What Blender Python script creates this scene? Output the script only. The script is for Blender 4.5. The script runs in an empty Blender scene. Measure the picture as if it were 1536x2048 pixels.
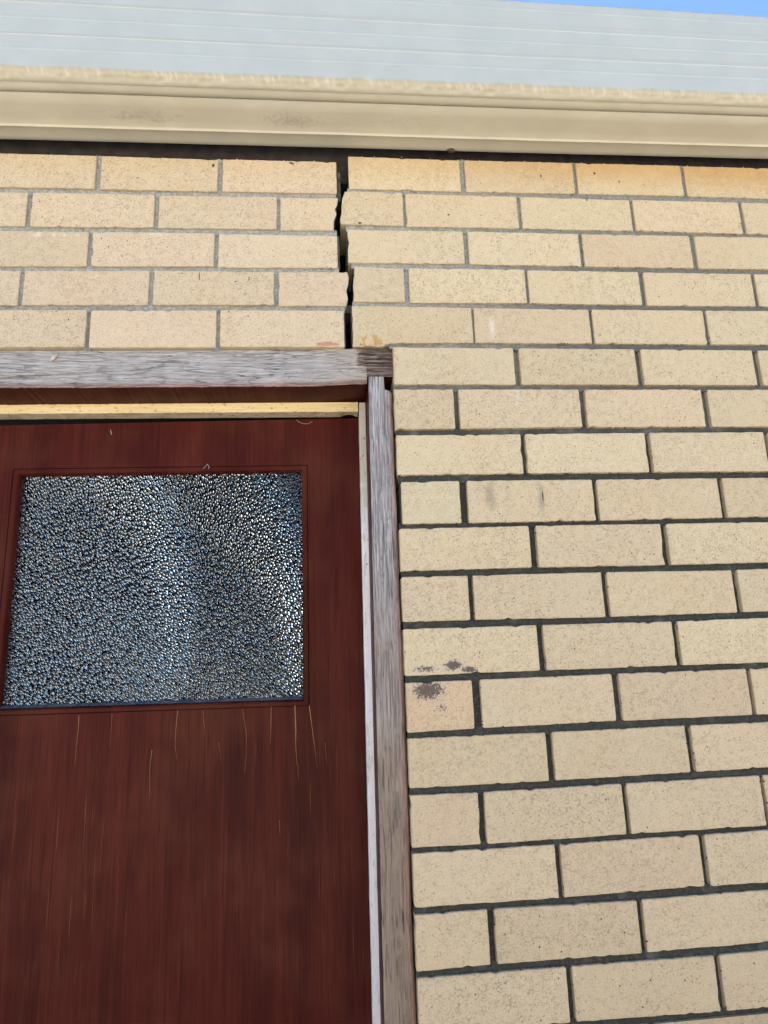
# Cracked cream brick wall, weathered door frame and dark red door, seen looking up from about one metre away
import bpy, bmesh, math, random
from mathutils import Vector, Matrix, noise as mnoise
random.seed(7)
sc = bpy.context.scene
COL = sc.collection

# ------------------------------------------------------------------ camera
cam_d = bpy.data.cameras.new("camera")
cam = bpy.data.objects.new("camera", cam_d)
COL.objects.link(cam)
cam_d.sensor_fit = 'VERTICAL'
cam_d.sensor_height = 36.0
cam_d.lens = 1300.0 / 2048.0 * 36.0
cam_d.clip_start = 0.02
cam_d.clip_end = 2000.0
RX = (0.9953078, -0.0906086, -0.0339486)     # image right in world axes
UP = (0.0130443, -0.2220030, 0.9749587)      # image up
BK = (-0.0958763, -0.9708269, -0.2197793)    # towards the viewer
cam.matrix_world = Matrix(((RX[0], UP[0], BK[0], -0.1278),
                           (RX[1], UP[1], BK[1], -1.0927),
                           (RX[2], UP[2], BK[2], 1.3034),
                           (0, 0, 0, 1)))
sc.camera = cam

# ------------------------------------------------------------------ sky, sun, exposure
SUN_DIR = Vector((-0.1135, 0.6025, 0.79)).normalized()      # towards the sun: behind the house, high over the roof
world = bpy.data.worlds.new("World")
sc.world = world
world.use_nodes = True
wn = world.node_tree
wn.nodes.clear()
sky = wn.nodes.new('ShaderNodeTexSky')
sky.sky_type = 'NISHITA'
sky.sun_disc = False
sky.sun_elevation = math.asin(SUN_DIR.z)
sky.sun_rotation = math.atan2(SUN_DIR.x, SUN_DIR.y)
sky.air_density = 0.65
sky.dust_density = 0.0
sky.ozone_density = 4.0
bg = wn.nodes.new('ShaderNodeBackground')
bg.inputs['Strength'].default_value = 0.05
wo = wn.nodes.new('ShaderNodeOutputWorld')
wn.links.new(sky.outputs[0], bg.inputs[0])
wn.links.new(bg.outputs[0], wo.inputs[0])

sun_d = bpy.data.lights.new("sun", 'SUN')
sun_d.energy = 5.0
sun_d.angle = math.radians(0.5)
sun_d.color = (1.0, 0.95, 0.87)
sun = bpy.data.objects.new("sun", sun_d)
COL.objects.link(sun)
sun.rotation_euler = (-SUN_DIR).to_track_quat('-Z', 'Y').to_euler()
sun.location = (0, 3, 8)

sc.view_settings.view_transform = 'Standard'
sc.view_settings.look = 'None'
sc.view_settings.gamma = 1.0
sc.view_settings.use_curve_mapping = False
sc.view_settings.exposure = 3.0
sc.render.engine = 'CYCLES'
sc.cycles.max_bounces = 10
sc.cycles.transmission_bounces = 6

# ------------------------------------------------------------------ helpers
def link(name, me, mats, parent=None, loc=None):
    o = bpy.data.objects.new(name, me)
    COL.objects.link(o)
    for m in (mats if isinstance(mats, (list, tuple)) else [mats]):
        me.materials.append(m)
    if parent is not None:
        o.parent = parent
    if loc is not None:
        o.location = loc
    return o

def mesh(name, verts, faces, mats, parent=None, smooth=False, attrs=None, mi=None):
    me = bpy.data.meshes.new(name)
    me.from_pydata(verts, [], faces)
    if smooth:
        me.polygons.foreach_set('use_smooth', [True] * len(faces))
    if mi:
        me.polygons.foreach_set('material_index', mi)
    if attrs:
        for k, vals in attrs.items():
            a = me.attributes.new(k, 'FLOAT', 'POINT')
            a.data.foreach_set('value', vals)
    me.update()
    return link(name, me, mats, parent)

def thing(name, label, cat, loc=(0, 0, 0), group=None):
    o = bpy.data.objects.new(name, None)
    o.empty_display_size = 0.1
    COL.objects.link(o)
    o.location = loc
    o['label'] = label
    o['category'] = cat
    o['kind'] = 'thing'
    if group:
        o['group'] = group
    return o

def tag(o, label=None, cat=None, kind=None):
    if label: o['label'] = label
    if cat:
        o['category'] = cat
        o['kind'] = 'thing'
    if kind: o['kind'] = kind
    return o

def box_geo(x0, x1, y0, y1, z0, z1, V, F):
    b = len(V)
    V += [(x0, y0, z0), (x1, y0, z0), (x1, y1, z0), (x0, y1, z0), (x0, y0, z1), (x1, y0, z1), (x1, y1, z1), (x0, y1, z1)]
    F += [(b, b + 1, b + 5, b + 4), (b + 1, b + 2, b + 6, b + 5), (b + 2, b + 3, b + 7, b + 6), (b + 3, b, b + 4, b + 7), (b + 4, b + 5, b + 6, b + 7), (b + 3, b + 2, b + 1, b)]

def box(name, x0, x1, y0, y1, z0, z1, mat, parent=None):
    V, F = [], []
    box_geo(x0, x1, y0, y1, z0, z1, V, F)
    return mesh(name, V, F, mat, parent)

def lerp_pl(pl, x):
    if x <= pl[0][0]:
        (xa, za), (xb, zb) = pl[0], pl[1]
    elif x >= pl[-1][0]:
        (xa, za), (xb, zb) = pl[-2], pl[-1]
    else:
        for i in range(len(pl) - 1):
            if pl[i][0] <= x <= pl[i + 1][0]:
                (xa, za), (xb, zb) = pl[i], pl[i + 1]
                break
    if xb == xa:
        return za
    return za + (zb - za) * (x - xa) / (xb - xa)

def sstep(a, b, x):
    t = max(0.0, min(1.0, (x - a) / (b - a)))
    return t * t * (3 - 2 * t)

def nz(x, y, z):
    return mnoise.noise(Vector((x, y, z)))

# ------------------------------------------------------------------ material builder
class MB:
    def __init__(s, name):
        s.m = bpy.data.materials.new(name)
        s.m.use_nodes = True
        s.t = s.m.node_tree
        s.t.nodes.clear()
        s.out = s.t.nodes.new('ShaderNodeOutputMaterial')
        s.geo = None
    def n(s, typ, **kw):
        nd = s.t.nodes.new(typ)
        for k, v in kw.items():
            setattr(nd, k, v)
        return nd
    def put(s, sock, v):
        if isinstance(v, bpy.types.NodeSocket):
            s.t.links.new(v, sock)
        elif isinstance(v, (tuple, list)) and len(v) == 3 and sock.type == 'RGBA':
            sock.default_value = (v[0], v[1], v[2], 1)
        else:
            sock.default_value = v
    def pos(s):
        if s.geo is None:
            s.geo = s.n('ShaderNodeNewGeometry')
        return s.geo.outputs['Position']
    def nrm(s):
        s.pos()
        return s.geo.outputs['True Normal']
    def sep(s, v):
        nd = s.n('ShaderNodeSeparateXYZ'); s.put(nd.inputs[0], v)
        return nd.outputs[0], nd.outputs[1], nd.outputs[2]
    def comb(s, x, y, z):
        nd = s.n('ShaderNodeCombineXYZ')
        for i, v in enumerate((x, y, z)): s.put(nd.inputs[i], v)
        return nd.outputs[0]
    def scale(s, v, k):
        nd = s.n('ShaderNodeVectorMath', operation='MULTIPLY'); s.put(nd.inputs[0], v); nd.inputs[1].default_value = k
        return nd.outputs[0]
    def vadd(s, a, b):
        nd = s.n('ShaderNodeVectorMath', operation='ADD'); s.put(nd.inputs[0], a); s.put(nd.inputs[1], b)
        return nd.outputs[0]
    def math(s, op, a, b=0.0, clamp=False):
        nd = s.n('ShaderNodeMath', operation=op); nd.use_clamp = clamp
        s.put(nd.inputs[0], a); s.put(nd.inputs[1], b)
        return nd.outputs[0]
    def add(s, a, b): return s.math('ADD', a, b)
    def sub(s, a, b): return s.math('SUBTRACT', a, b)
    def mul(s, a, b): return s.math('MULTIPLY', a, b)
    def noise(s, vec, scale, detail=2.0, rough=0.5, dist=0.0):
        nd = s.n('ShaderNodeTexNoise'); s.put(nd.inputs['Vector'], vec)
        nd.inputs['Scale'].default_value = scale; nd.inputs['Detail'].default_value = detail
        nd.inputs['Roughness'].default_value = rough; nd.inputs['Distortion'].default_value = dist
        return nd.outputs[0]
    def vor(s, vec, scale, feature='F1', rand=1.0, out='Distance', smooth=None):
        nd = s.n('ShaderNodeTexVoronoi'); nd.feature = feature; s.put(nd.inputs['Vector'], vec)
        nd.inputs['Scale'].default_value = scale; nd.inputs['Randomness'].default_value = rand
        if smooth is not None: nd.inputs['Smoothness'].default_value = smooth
        return nd.outputs[out]
    def rng(s, v, a, b, c=0.0, d=1.0, smooth=True):
        nd = s.n('ShaderNodeMapRange'); nd.clamp = True
        if smooth: nd.interpolation_type = 'SMOOTHSTEP'
        s.put(nd.inputs[0], v)
        for i, k in enumerate((a, b, c, d)): s.put(nd.inputs[i + 1], k)
        return nd.outputs[0]
    def mix(s, f, a, b, blend='MIX'):
        nd = s.n('ShaderNodeMix', data_type='RGBA', blend_type=blend)
        s.put(nd.inputs[0], f); s.put(nd.inputs[6], a); s.put(nd.inputs[7], b)
        return nd.outputs[2]
    def ramp(s, f, stops):
        nd = s.n('ShaderNodeValToRGB'); s.put(nd.inputs[0], f)
        e = nd.color_ramp.elements
        while len(e) < len(stops): e.new(0.5)
        for el, (p, c) in zip(e, stops):
            el.position = p; el.color = (c[0], c[1], c[2], 1)
        return nd.outputs[0]
    def attr(s, name):
        nd = s.n('ShaderNodeAttribute'); nd.attribute_name = name
        return nd.outputs['Fac']
    def blob(s, x, z, cx, cz, rx, rz):
        """1 at the centre of an ellipse on the wall, 0 at its rim"""
        a = s.mul(s.sub(x, cx), 1.0 / rx); b = s.mul(s.sub(z, cz), 1.0 / rz)
        d = s.math('SQRT', s.add(s.mul(a, a), s.mul(b, b)))
        return s.sub(1.0, s.math('MINIMUM', d, 1.0))
    def bump(s, h, dist, strength=1.0, normal=None):
        nd = s.n('ShaderNodeBump'); s.put(nd.inputs['Height'], h)
        nd.inputs['Distance'].default_value = dist; nd.inputs['Strength'].default_value = strength
        if normal is not None: s.put(nd.inputs['Normal'], normal)
        return nd.outputs[0]
    def bsdf(s, color, rough=0.8, normal=None, spec=0.5, **kw):
        p = s.n('ShaderNodeBsdfPrincipled')
        s.put(p.inputs['Base Color'], color); s.put(p.inputs['Roughness'], rough); s.put(p.inputs['Specular IOR Level'], spec)
        if normal is not None: s.put(p.inputs['Normal'], normal)
        for k, v in kw.items(): s.put(p.inputs[k.replace('_', ' ')], v)
        s.t.links.new(p.outputs[0], s.out.inputs[0])
        return s.m

# single dark marks on the bricks: centre and half sizes on the wall face
MARKS = [(-0.3255, 2.2365, 0.004, 0.006), (-0.1775, 2.2485, 0.006, 0.004), (-0.1735, 2.2465, 0.004, 0.003), (0.3215, 2.2415, 0.0025, 0.006), (0.4345, 2.2525, 0.004, 0.004), (0.485, 2.235, 0.003, 0.003),
         (-0.047, 2.1198, 0.006, 0.004), (0.127, 2.145, 0.003, 0.003), (0.412, 2.190, 0.003, 0.004), (-0.345, 2.0, 0.0015, 0.012), (-0.255, 1.995, 0.0015, 0.008), (0.265, 1.575, 0.0018, 0.016)]
def mat_brick():
    b = MB("cream_brick")
    P = b.pos()
    oi = b.n('ShaderNodeObjectInfo')
    rnd = oi.outputs['Random']
    Q = b.vadd(P, b.comb(b.mul(rnd, 37.0), 0.0, b.mul(rnd, 91.0)))
    x, y, z = b.sep(P)
    base = oi.outputs['Color']
    big = b.noise(Q, 9.0, 3.0, 0.6)
    base = b.mix(b.rng(big, 0.42, 0.70, 0.0, 0.28), base, b.mix(1.0, base, (1.0, 0.90, 0.82), 'MULTIPLY'))
    mid = b.noise(Q, 34.0, 4.0, 0.65)
    base = b.mix(b.rng(mid, 0.3, 0.75, 0.0, 0.5), b.mix(1.0, base, (0.965, 0.965, 0.97), 'MULTIPLY'), base)
    fine = b.noise(Q, 420.0, 3.0, 0.7)
    base = b.mix(1.0, base, b.ramp(fine, [(0.3, (0.74, 0.72, 0.70)), (0.5, (1, 1, 1)), (0.72, (1.07, 1.07, 1.05))]), 'MULTIPLY')
    # crazing: short hair cracks where a broad noise lets them show
    wob = b.vadd(Q, b.scale(b.n('ShaderNodeTexNoise').outputs['Color'], (0.0, 0.0, 0.0)))
    craze = b.vor(b.vadd(Q, b.comb(b.mul(b.noise(Q, 150.0, 2.0), 0.012), 0.0, b.mul(b.noise(Q, 131.0, 2.0), 0.012))), 170.0, 'DISTANCE_TO_EDGE')
    cm = b.mul(b.rng(craze, 0.02, 0.075, 1.0, 0.0), b.mul(b.rng(b.noise(Q, 75.0, 2.0), 0.40, 0.56), b.rng(b.noise(Q, 7.0, 2.0), 0.36, 0.6, 0.45, 1.0)))
    base = b.mix(b.mul(cm, 0.38), base, (0.20, 0.135, 0.085))
    # dark ironspots and a few white grains
    v = b.vor(Q, 150.0)
    spot_on = b.rng(b.vor(Q, 150.0, out='Color'), 0.60, 0.66)
    sp = b.mul(b.rng(v, 0.10, 0.24, 1.0, 0.0), spot_on)
    base = b.mix(b.mul(sp, 0.50), base, (0.15, 0.105, 0.07))
    v2 = b.vor(b.vadd(Q, (3.1, 1.7, 5.3)), 60.0)
    on2 = b.rng(b.vor(b.vadd(Q, (3.1, 1.7, 5.3)), 60.0, out='Color'), 0.80, 0.82)
    base = b.mix(b.mul(b.rng(v2, 0.05, 0.10, 1.0, 0.0), on2), base, (0.06, 0.045, 0.035))
    v3 = b.vor(b.vadd(Q, (8.1, 2.7, 1.3)), 70.0)
    on3 = b.rng(b.vor(b.vadd(Q, (8.1, 2.7, 1.3)), 70.0, out='Color'), 0.84, 0.86)
    base = b.mix(b.mul(b.mul(b.rng(v3, 0.03, 0.09, 1.0, 0.0), on3), 0.7), base, (0.80, 0.76, 0.68))
    # tannin stain under the eave, strongest to the right
    wz = b.add(z, b.mul(b.sub(b.noise(P, 10.0, 3.0), 0.5), 0.05))
    st = b.mul(b.rng(wz, 2.195, 2.275), b.rng(x, -0.35, 0.75, 0.22, 1.0))
    base = b.mix(b.mul(st, 0.62), base, b.mix(b.rng(b.noise(P, 25.0, 3.0), 0.35, 0.7), (0.46, 0.27, 0.085), (0.40, 0.21, 0.06)))
    # black lichen on two bricks beside the frame
    nn = b.noise(P, 250.0, 4.0, 0.8)
    lic = b.math('MAXIMUM', b.blob(x, z, 0.043, 1.250, 0.046, 0.026), b.math('MAXIMUM', b.blob(x, z, 0.086, 1.288, 0.026, 0.015), b.math('MAXIMUM', b.blob(x, z, 0.114, 1.281, 0.026, 0.009), b.mul(b.blob(x, z, 0.040, 1.284, 0.045, 0.012), 0.72))))
    lic = b.math('MAXIMUM', lic, b.mul(b.blob(x, z, 0.062, 1.222, 0.035, 0.018), 0.52))
    pale = b.rng(lic, 0.15, 0.5, 0.0, 0.4)
    base = b.mix(pale, base, (0.56, 0.47, 0.38))
    lm = b.rng(b.add(lic, b.mul(b.sub(nn, 0.5), 1.9)), 0.44, 0.62)
    lm = b.mul(lm, b.rng(lic, 0.02, 0.12))
    base = b.mix(b.mul(lm, 0.84), base, (0.045, 0.038, 0.036))
    # lime runs
    ef = b.math('MAXIMUM', b.blob(x, z, 0.1965, 1.905, 0.011, 0.040), b.mul(b.blob(x, z, 0.2335, 1.765, 0.012, 0.045), 0.7))
    for cx, cz, rx, rz, k in ((-0.635, 2.076, 0.014, 0.012, 1.0), (-0.607, 2.077, 0.006, 0.012, .9), (-0.588, 2.077, 0.006, 0.010, .7), (-0.565, 2.078, 0.008, 0.008, .8), (-0.425, 2.084, 0.025, 0.010, .7), (-0.495, 2.028, 0.02, 0.012, .6), (-0.53, 1.995, 0.03, 0.01, .6)):
        ef = b.math('MAXIMUM', ef, b.mul(b.blob(x, z, cx, cz, rx, rz), k))
    efm = b.rng(b.add(ef, b.mul(b.sub(b.noise(P, 130.0, 4.0, 0.7), 0.5), 1.6)), 0.28, 0.95)
    base = b.mix(b.mul(efm, b.rng(ef, 0.02, 0.3, 0.0, 0.5)), base, (0.72, 0.67, 0.62))
    # broken ochre arris over the rotten corner, red paint smear on its left neighbour
    oc = b.math('MAXIMUM', b.blob(x, z, -0.028, 1.873, 0.042, 0.022), b.mul(b.blob(x, z, 0.010, 1.835, 0.014, 0.045), 0.8))
    ocm = b.rng(b.add(oc, b.mul(b.sub(b.noise(P, 95.0, 4.0, 0.7), 0.5), 1.2)), 0.35, 0.6)
    ocm = b.mul(ocm, b.rng(oc, 0.02, 0.15))
    base = b.mix(b.mul(ocm, 0.85), base, b.mix(b.rng(b.noise(P, 70.0, 3.0), 0.4, 0.6), (0.40, 0.26, 0.115), (0.54, 0.42, 0.28)))
    rd = b.blob(x, z, -0.112, 1.8665, 0.038, 0.007)
    rdm = b.mul(b.rng(b.add(rd, b.mul(b.sub(b.noise(P, 80.0, 3.0), 0.5), 0.8)), 0.3, 0.5), b.rng(rd, 0.02, 0.1))
    base = b.mix(b.mul(rdm, 0.7), base, (0.40, 0.15, 0.10))
    # grey weather marks on the third brick below the corner
    gm = b.mul(b.rng(b.add(b.math('MAXIMUM', b.blob(x, z, 0.170, 1.578, 0.022, 0.045), b.blob(x, z, 0.263, 1.572, 0.012, 0.05)), b.mul(b.sub(b.noise(P, 60.0, 3.0), 0.5), 0.7)), 0.3, 0.8), 0.45)
    base = b.mix(gm, base, (0.20, 0.17, 0.13))
    mk = None
    for cx, cz, rx, rz in MARKS:
        q = b.blob(x, z, cx, cz, rx, rz)
        mk = q if mk is None else b.math('MAXIMUM', mk, q)
    mk = b.mul(b.rng(b.add(mk, b.mul(b.sub(b.noise(P, 300.0, 2.0), 0.5), 0.8)), 0.25, 0.5), b.rng(mk, 0.02, 0.1))
    base = b.mix(b.mul(mk, 0.9), base, (0.03, 0.025, 0.022))
    h = b.add(b.mul(fine, 0.5), b.add(b.mul(mid, 0.8), b.mul(b.add(cm, sp), -0.6)))
    h = b.add(h, b.mul(lm, 1.2))
    return b.bsdf(base, 0.88, b.bump(h, 0.0016, 0.55), 0.25)

def mat_mortar():
    b = MB("weathered_mortar")
    P = b.pos()
    x, y, z = b.sep(P)
    n1 = b.noise(P, 22.0, 4.0, 0.65)
    n2 = b.noise(P, 160.0, 3.0, 0.65)
    n3 = b.noise(P, 420.0, 2.0)
    # dark algae film: little under the eave and over the door, more to the lower right
    low = b.rng(b.add(z, b.mul(b.sub(n1, 0.5), 0.30)), 1.62, 2.02, 1.0, 0.0)
    right = b.rng(x, -0.06, 0.45, 0.0, 1.0)
    tone = b.math('MAXIMUM', b.mul(low, 0.92), b.mul(right, b.rng(z, 1.85, 2.25, 0.7, 0.30)))
    tone = b.mul(tone, b.rng(n2, 0.25, 0.6, 0.74, 1.0))
    clean = b.mix(b.rng(n2, 0.35, 0.7), (0.25, 0.25, 0.225), (0.40, 0.39, 0.35))
    dark = b.mix(b.rng(n2, 0.35, 0.7), (0.005, 0.0055, 0.0045), (0.019, 0.020, 0.016))
    dark = b.mix(b.rng(n1, 0.52, 0.74, 0.0, 0.55), dark, (0.105, 0.120, 0.118))
    c = b.mix(tone, clean, dark)
    c = b.mix(b.mul(b.rng(n3, 0.62, 0.76), 0.12), c, (0.36, 0.35, 0.31))
    return b.bsdf(c, 0.95, b.bump(b.add(n2, b.mul(n3, 0.5)), 0.002, 0.8), 0.1)

def mat_gutter():
    b = MB("cream_painted_steel")
    P = b.pos()
    x, y, z = b.sep(P)
    n1 = b.noise(b.scale(P, (1, 1, 1)), 14.0, 4.0, 0.6)
    n2 = b.noise(P, 120.0, 4.0, 0.75)
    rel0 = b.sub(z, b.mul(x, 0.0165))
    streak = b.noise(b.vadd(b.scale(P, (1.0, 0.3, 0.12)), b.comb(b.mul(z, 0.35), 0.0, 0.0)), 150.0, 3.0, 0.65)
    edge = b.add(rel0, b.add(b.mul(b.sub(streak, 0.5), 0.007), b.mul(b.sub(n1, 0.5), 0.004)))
    bounce_mask = b.rng(edge, 2.296, 2.303, 1.0, 0.0)
    sky_tint = b.mix(b.rng(n1, 0.35, 0.7), (0.385, 0.412, 0.390), (0.410, 0.438, 0.415))  # front bluish: skylight put into the paint colour
    tone = b.mix(b.rng(n1, 0.35, 0.7), (0.485, 0.458, 0.372), (0.525, 0.498, 0.410))  # underside beige: warm ground bounce put into the paint colour
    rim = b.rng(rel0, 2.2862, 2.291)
    tone = b.mix(b.mul(rim, b.rng(streak, 0.50, 0.66, 1.0, 0.45)), tone, (0.37, 0.325, 0.225))  # folded corner toned down in the colour against the light it catches
    base = b.mix(bounce_mask, sky_tint, tone)
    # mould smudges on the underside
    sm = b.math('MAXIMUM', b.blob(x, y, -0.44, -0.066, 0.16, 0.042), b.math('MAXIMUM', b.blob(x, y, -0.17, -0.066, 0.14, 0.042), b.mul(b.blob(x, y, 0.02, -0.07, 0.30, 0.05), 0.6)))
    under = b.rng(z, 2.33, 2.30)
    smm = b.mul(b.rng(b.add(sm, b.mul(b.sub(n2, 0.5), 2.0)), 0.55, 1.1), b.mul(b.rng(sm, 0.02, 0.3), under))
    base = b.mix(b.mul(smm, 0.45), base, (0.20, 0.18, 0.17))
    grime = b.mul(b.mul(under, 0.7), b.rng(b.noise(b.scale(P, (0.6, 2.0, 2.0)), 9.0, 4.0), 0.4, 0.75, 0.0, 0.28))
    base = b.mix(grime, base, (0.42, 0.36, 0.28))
    # brown dust caught on the upper side of the two rolled ribs, streaky rain film on the front
    rel = b.sub(z, b.mul(x, 0.0165))
    dust = b.math('MAXIMUM', b.rng(b.math('ABSOLUTE', b.sub(rel, 2.4330)), 0.0, 0.0035, 1.0, 0.0), b.rng(b.math('ABSOLUTE', b.sub(rel, 2.3660)), 0.0, 0.003, 1.0, 0.0))
    base = b.mix(b.mul(dust, b.rng(n1, 0.3, 0.7, 0.12, 0.4)), base, (0.40, 0.31, 0.20))
    fleck = b.rng(b.vor(P, 45.0), 0.03, 0.05, 1.0, 0.0)
    fl_on = b.rng(b.vor(P, 45.0, out='Color'), 0.86, 0.88)
    base = b.mix(b.mul(b.mul(fleck, fl_on), 0.7), base, (0.12, 0.10, 0.08))
    rough = b.rng(b.noise(b.scale(P, (3, 20, 1.0)), 8.0, 3.0), 0.3, 0.7, 0.30, 0.46)
    h = b.add(b.mul(n1, 1.0), b.mul(b.noise(P, 300.0, 2.0), 0.05))
    return b.bsdf(base, rough, b.bump(h, 0.0012, 0.35), 0.5)

def mat_wood(name, axis, cold, warm, dark, redden=None):
    """silvered timber: grain runs along the given axis ('x' or 'z')"""
    b = MB(name)
    P = b.pos()
    x, y, z = b.sep(P)
    st = (0.05, 1.0, 1.0) if axis == 'x' else (1.0, 1.0, 0.035)
    warp = b.mul(b.sub(b.noise(P, 5.0, 2.0), 0.5), 0.014)
    Pw = b.vadd(P, b.comb(0.0, 0.0, warp) if axis == 'x' else b.comb(b.mul(warp, 0.5), 0.0, 0.0))
    G = b.scale(Pw, st)
    g1 = b.noise(G, 430.0, 5.0, 0.72)
    g2 = b.noise(G, 900.0, 3.0, 0.6)
    big = b.noise(P, 9.0, 3.0, 0.6)
    blotch = b.noise(P, 26.0, 4.0, 0.65)
    col = b.mix(b.rng(g1, 0.36, 0.60), dark, cold)
    col = b.mix(b.rng(blotch, 0.45, 0.72, 0.0, 0.55), col, b.mix(0.35, dark, cold))
    if axis == 'z':
        wmask = b.rng(b.add(z, b.mul(b.sub(big, 0.5), 0.5)), 1.62, 0.95)
    else:
        wmask = b.rng(b.add(x, b.mul(b.sub(big, 0.5), 0.25)), -0.22, -0.02, 0.05, 0.9)
    wcol = b.mix(b.rng(g1, 0.36, 0.62), b.mix(0.5, dark, warm), warm)
    col = b.mix(b.mul(wmask, 0.9), col, wcol)
    col = b.mix(1.0, col, b.ramp(g2, [(0.3, (0.72, 0.71, 0.70)), (0.52, (1, 1, 1)), (0.75, (1.18, 1.17, 1.16))]), 'MULTIPLY')
    # fine drying checks: a net of cells drawn out along the grain
    C = b.scale(Pw, (0.13, 1.0, 1.0) if axis == 'x' else (1.0, 1.0, 0.05))
    C = b.vadd(C, b.scale(b.comb(b.sub(b.noise(P, 70.0, 2.0), 0.5), 0.0, b.sub(b.noise(P, 61.0, 2.0), 0.5)), (0.003, 1, 0.003)))
    ck = b.vor(C, 135.0, 'DISTANCE_TO_EDGE')
    ckm = b.mul(b.rng(ck, 0.01, 0.10, 1.0, 0.0), b.rng(b.noise(P, 34.0, 3.0, 0.6), 0.42, 0.60))
    col = b.mix(b.mul(ckm, 0.34), col, (0.055, 0.048, 0.045))
    # splits along the grain
    sp = b.noise(G, 95.0, 2.0, 0.5)
    split = b.mul(b.rng(b.math('ABSOLUTE', b.sub(sp, 0.5)), 0.0, 0.010, 1.0, 0.0), b.rng(b.noise(P, 14.0, 2.0), 0.47, 0.6))
    col = b.mix(b.mul(split, 0.75), col, (0.02, 0.018, 0.016))
    # remains of the old dark red paint towards one edge
    t = b.attr('edge')
    if redden:
        rm = b.rng(b.add(t, b.mul(b.sub(g1, 0.5), 0.55)), redden[0], redden[1])
        col = b.mix(b.mul(rm, 0.72), col, b.mix(b.rng(g1, 0.4, 0.6), (0.13, 0.045, 0.035), (0.33, 0.19, 0.155)))
    # rot: dark layered wood where the attribute says so
    r = b.attr('rot')
    rm = b.rng(b.add(r, b.add(b.mul(b.sub(g1, 0.5), 0.5), b.mul(b.sub(b.noise(b.scale(P, (0.35, 1.0, 1.0)), 95.0, 3.0, 0.6), 0.5), 1.3))), 0.38, 0.62)
    col = b.mix(b.mul(rm, 0.85), col, b.mix(b.rng(b.noise(G, 330.0, 3.0), 0.38, 0.62), (0.018, 0.011, 0.011), (0.22, 0.165, 0.155)))
    # nail holes
    h = b.add(b.mul(g1, 1.0), b.add(b.mul(g2, 0.35), b.add(b.mul(split, -1.5), b.mul(ckm, -0.9))))
    return b.bsdf(col, 0.85, b.bump(h, 0.0016, 0.85), 0.2)

def mat_red_paint(name, grain=True):
    b = MB(name)
    P = b.pos()
    x, y, z = b.sep(P)
    G = b.scale(P, (1.0, 1.0, 0.02))
    g1 = b.noise(G, 330.0, 4.0, 0.7)
    g2 = b.noise(b.scale(P, (1.0, 1.0, 0.10)), 16.0, 4.0, 0.6)
    blot = b.noise(P, 7.0, 3.0, 0.6)
    c = b.mix(b.rng(g2, 0.32, 0.70), (0.039, 0.0062, 0.0044), (0.076, 0.0132, 0.0084))
    c = b.mix(b.rng(blot, 0.42, 0.72, 0.0, 0.55), c, (0.088, 0.026, 0.015))
    if grain:
        g3 = b.noise(b.scale(P, (1.0, 1.0, 0.010)), 125.0, 4.0, 0.65, 0.1)
        c = b.mix(b.rng(g3, 0.28, 0.46, 0.30, 0.0), c, (0.020, 0.0045, 0.0035))
        c = b.mix(b.rng(g3, 0.56, 0.74, 0.0, 0.28), c, (0.135, 0.030, 0.014))
        c = b.mix(b.rng(g1, 0.35, 0.50, 0.50, 0.0), c, (0.020, 0.005, 0.004))
        c = b.mix(b.rng(g1, 0.58, 0.74, 0.0, 0.36), c, (0.13, 0.040, 0.020))
        fade = b.rng(z, 1.22, 1.14, 0.0, 1.0)
        worn = b.mul(b.rng(b.noise(b.scale(P, (1.0, 1.0, 0.012)), 520.0, 2.0), 0.66, 0.74), b.mul(fade, b.rng(b.noise(P, 5.0, 2.0), 0.45, 0.6)))
        c = b.mix(b.mul(worn, 0.5), c, (0.20, 0.085, 0.035))
    v = b.vor(P, 22.0); on = b.rng(b.vor(P, 22.0, out='Color'), 0.86, 0.87)
    c = b.mix(b.mul(b.mul(b.rng(v, 0.012, 0.022, 1.0, 0.0), on), 0.8), c, (0.45, 0.40, 0.32))
    rough = b.add(b.rng(blot, 0.3, 0.7, 0.26, 0.40), b.mul(b.rng(g1, 0.4, 0.6, 0.1, 0.0), 1.0))
    h = b.add(b.mul(g1, 0.7 if grain else 0.15), b.add(b.mul(g2, 0.5), b.mul(blot, 1.2)))
    return b.bsdf(c, b.add(rough, 0.08), b.bump(h, 0.0010, 0.35), 0.06)

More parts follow.
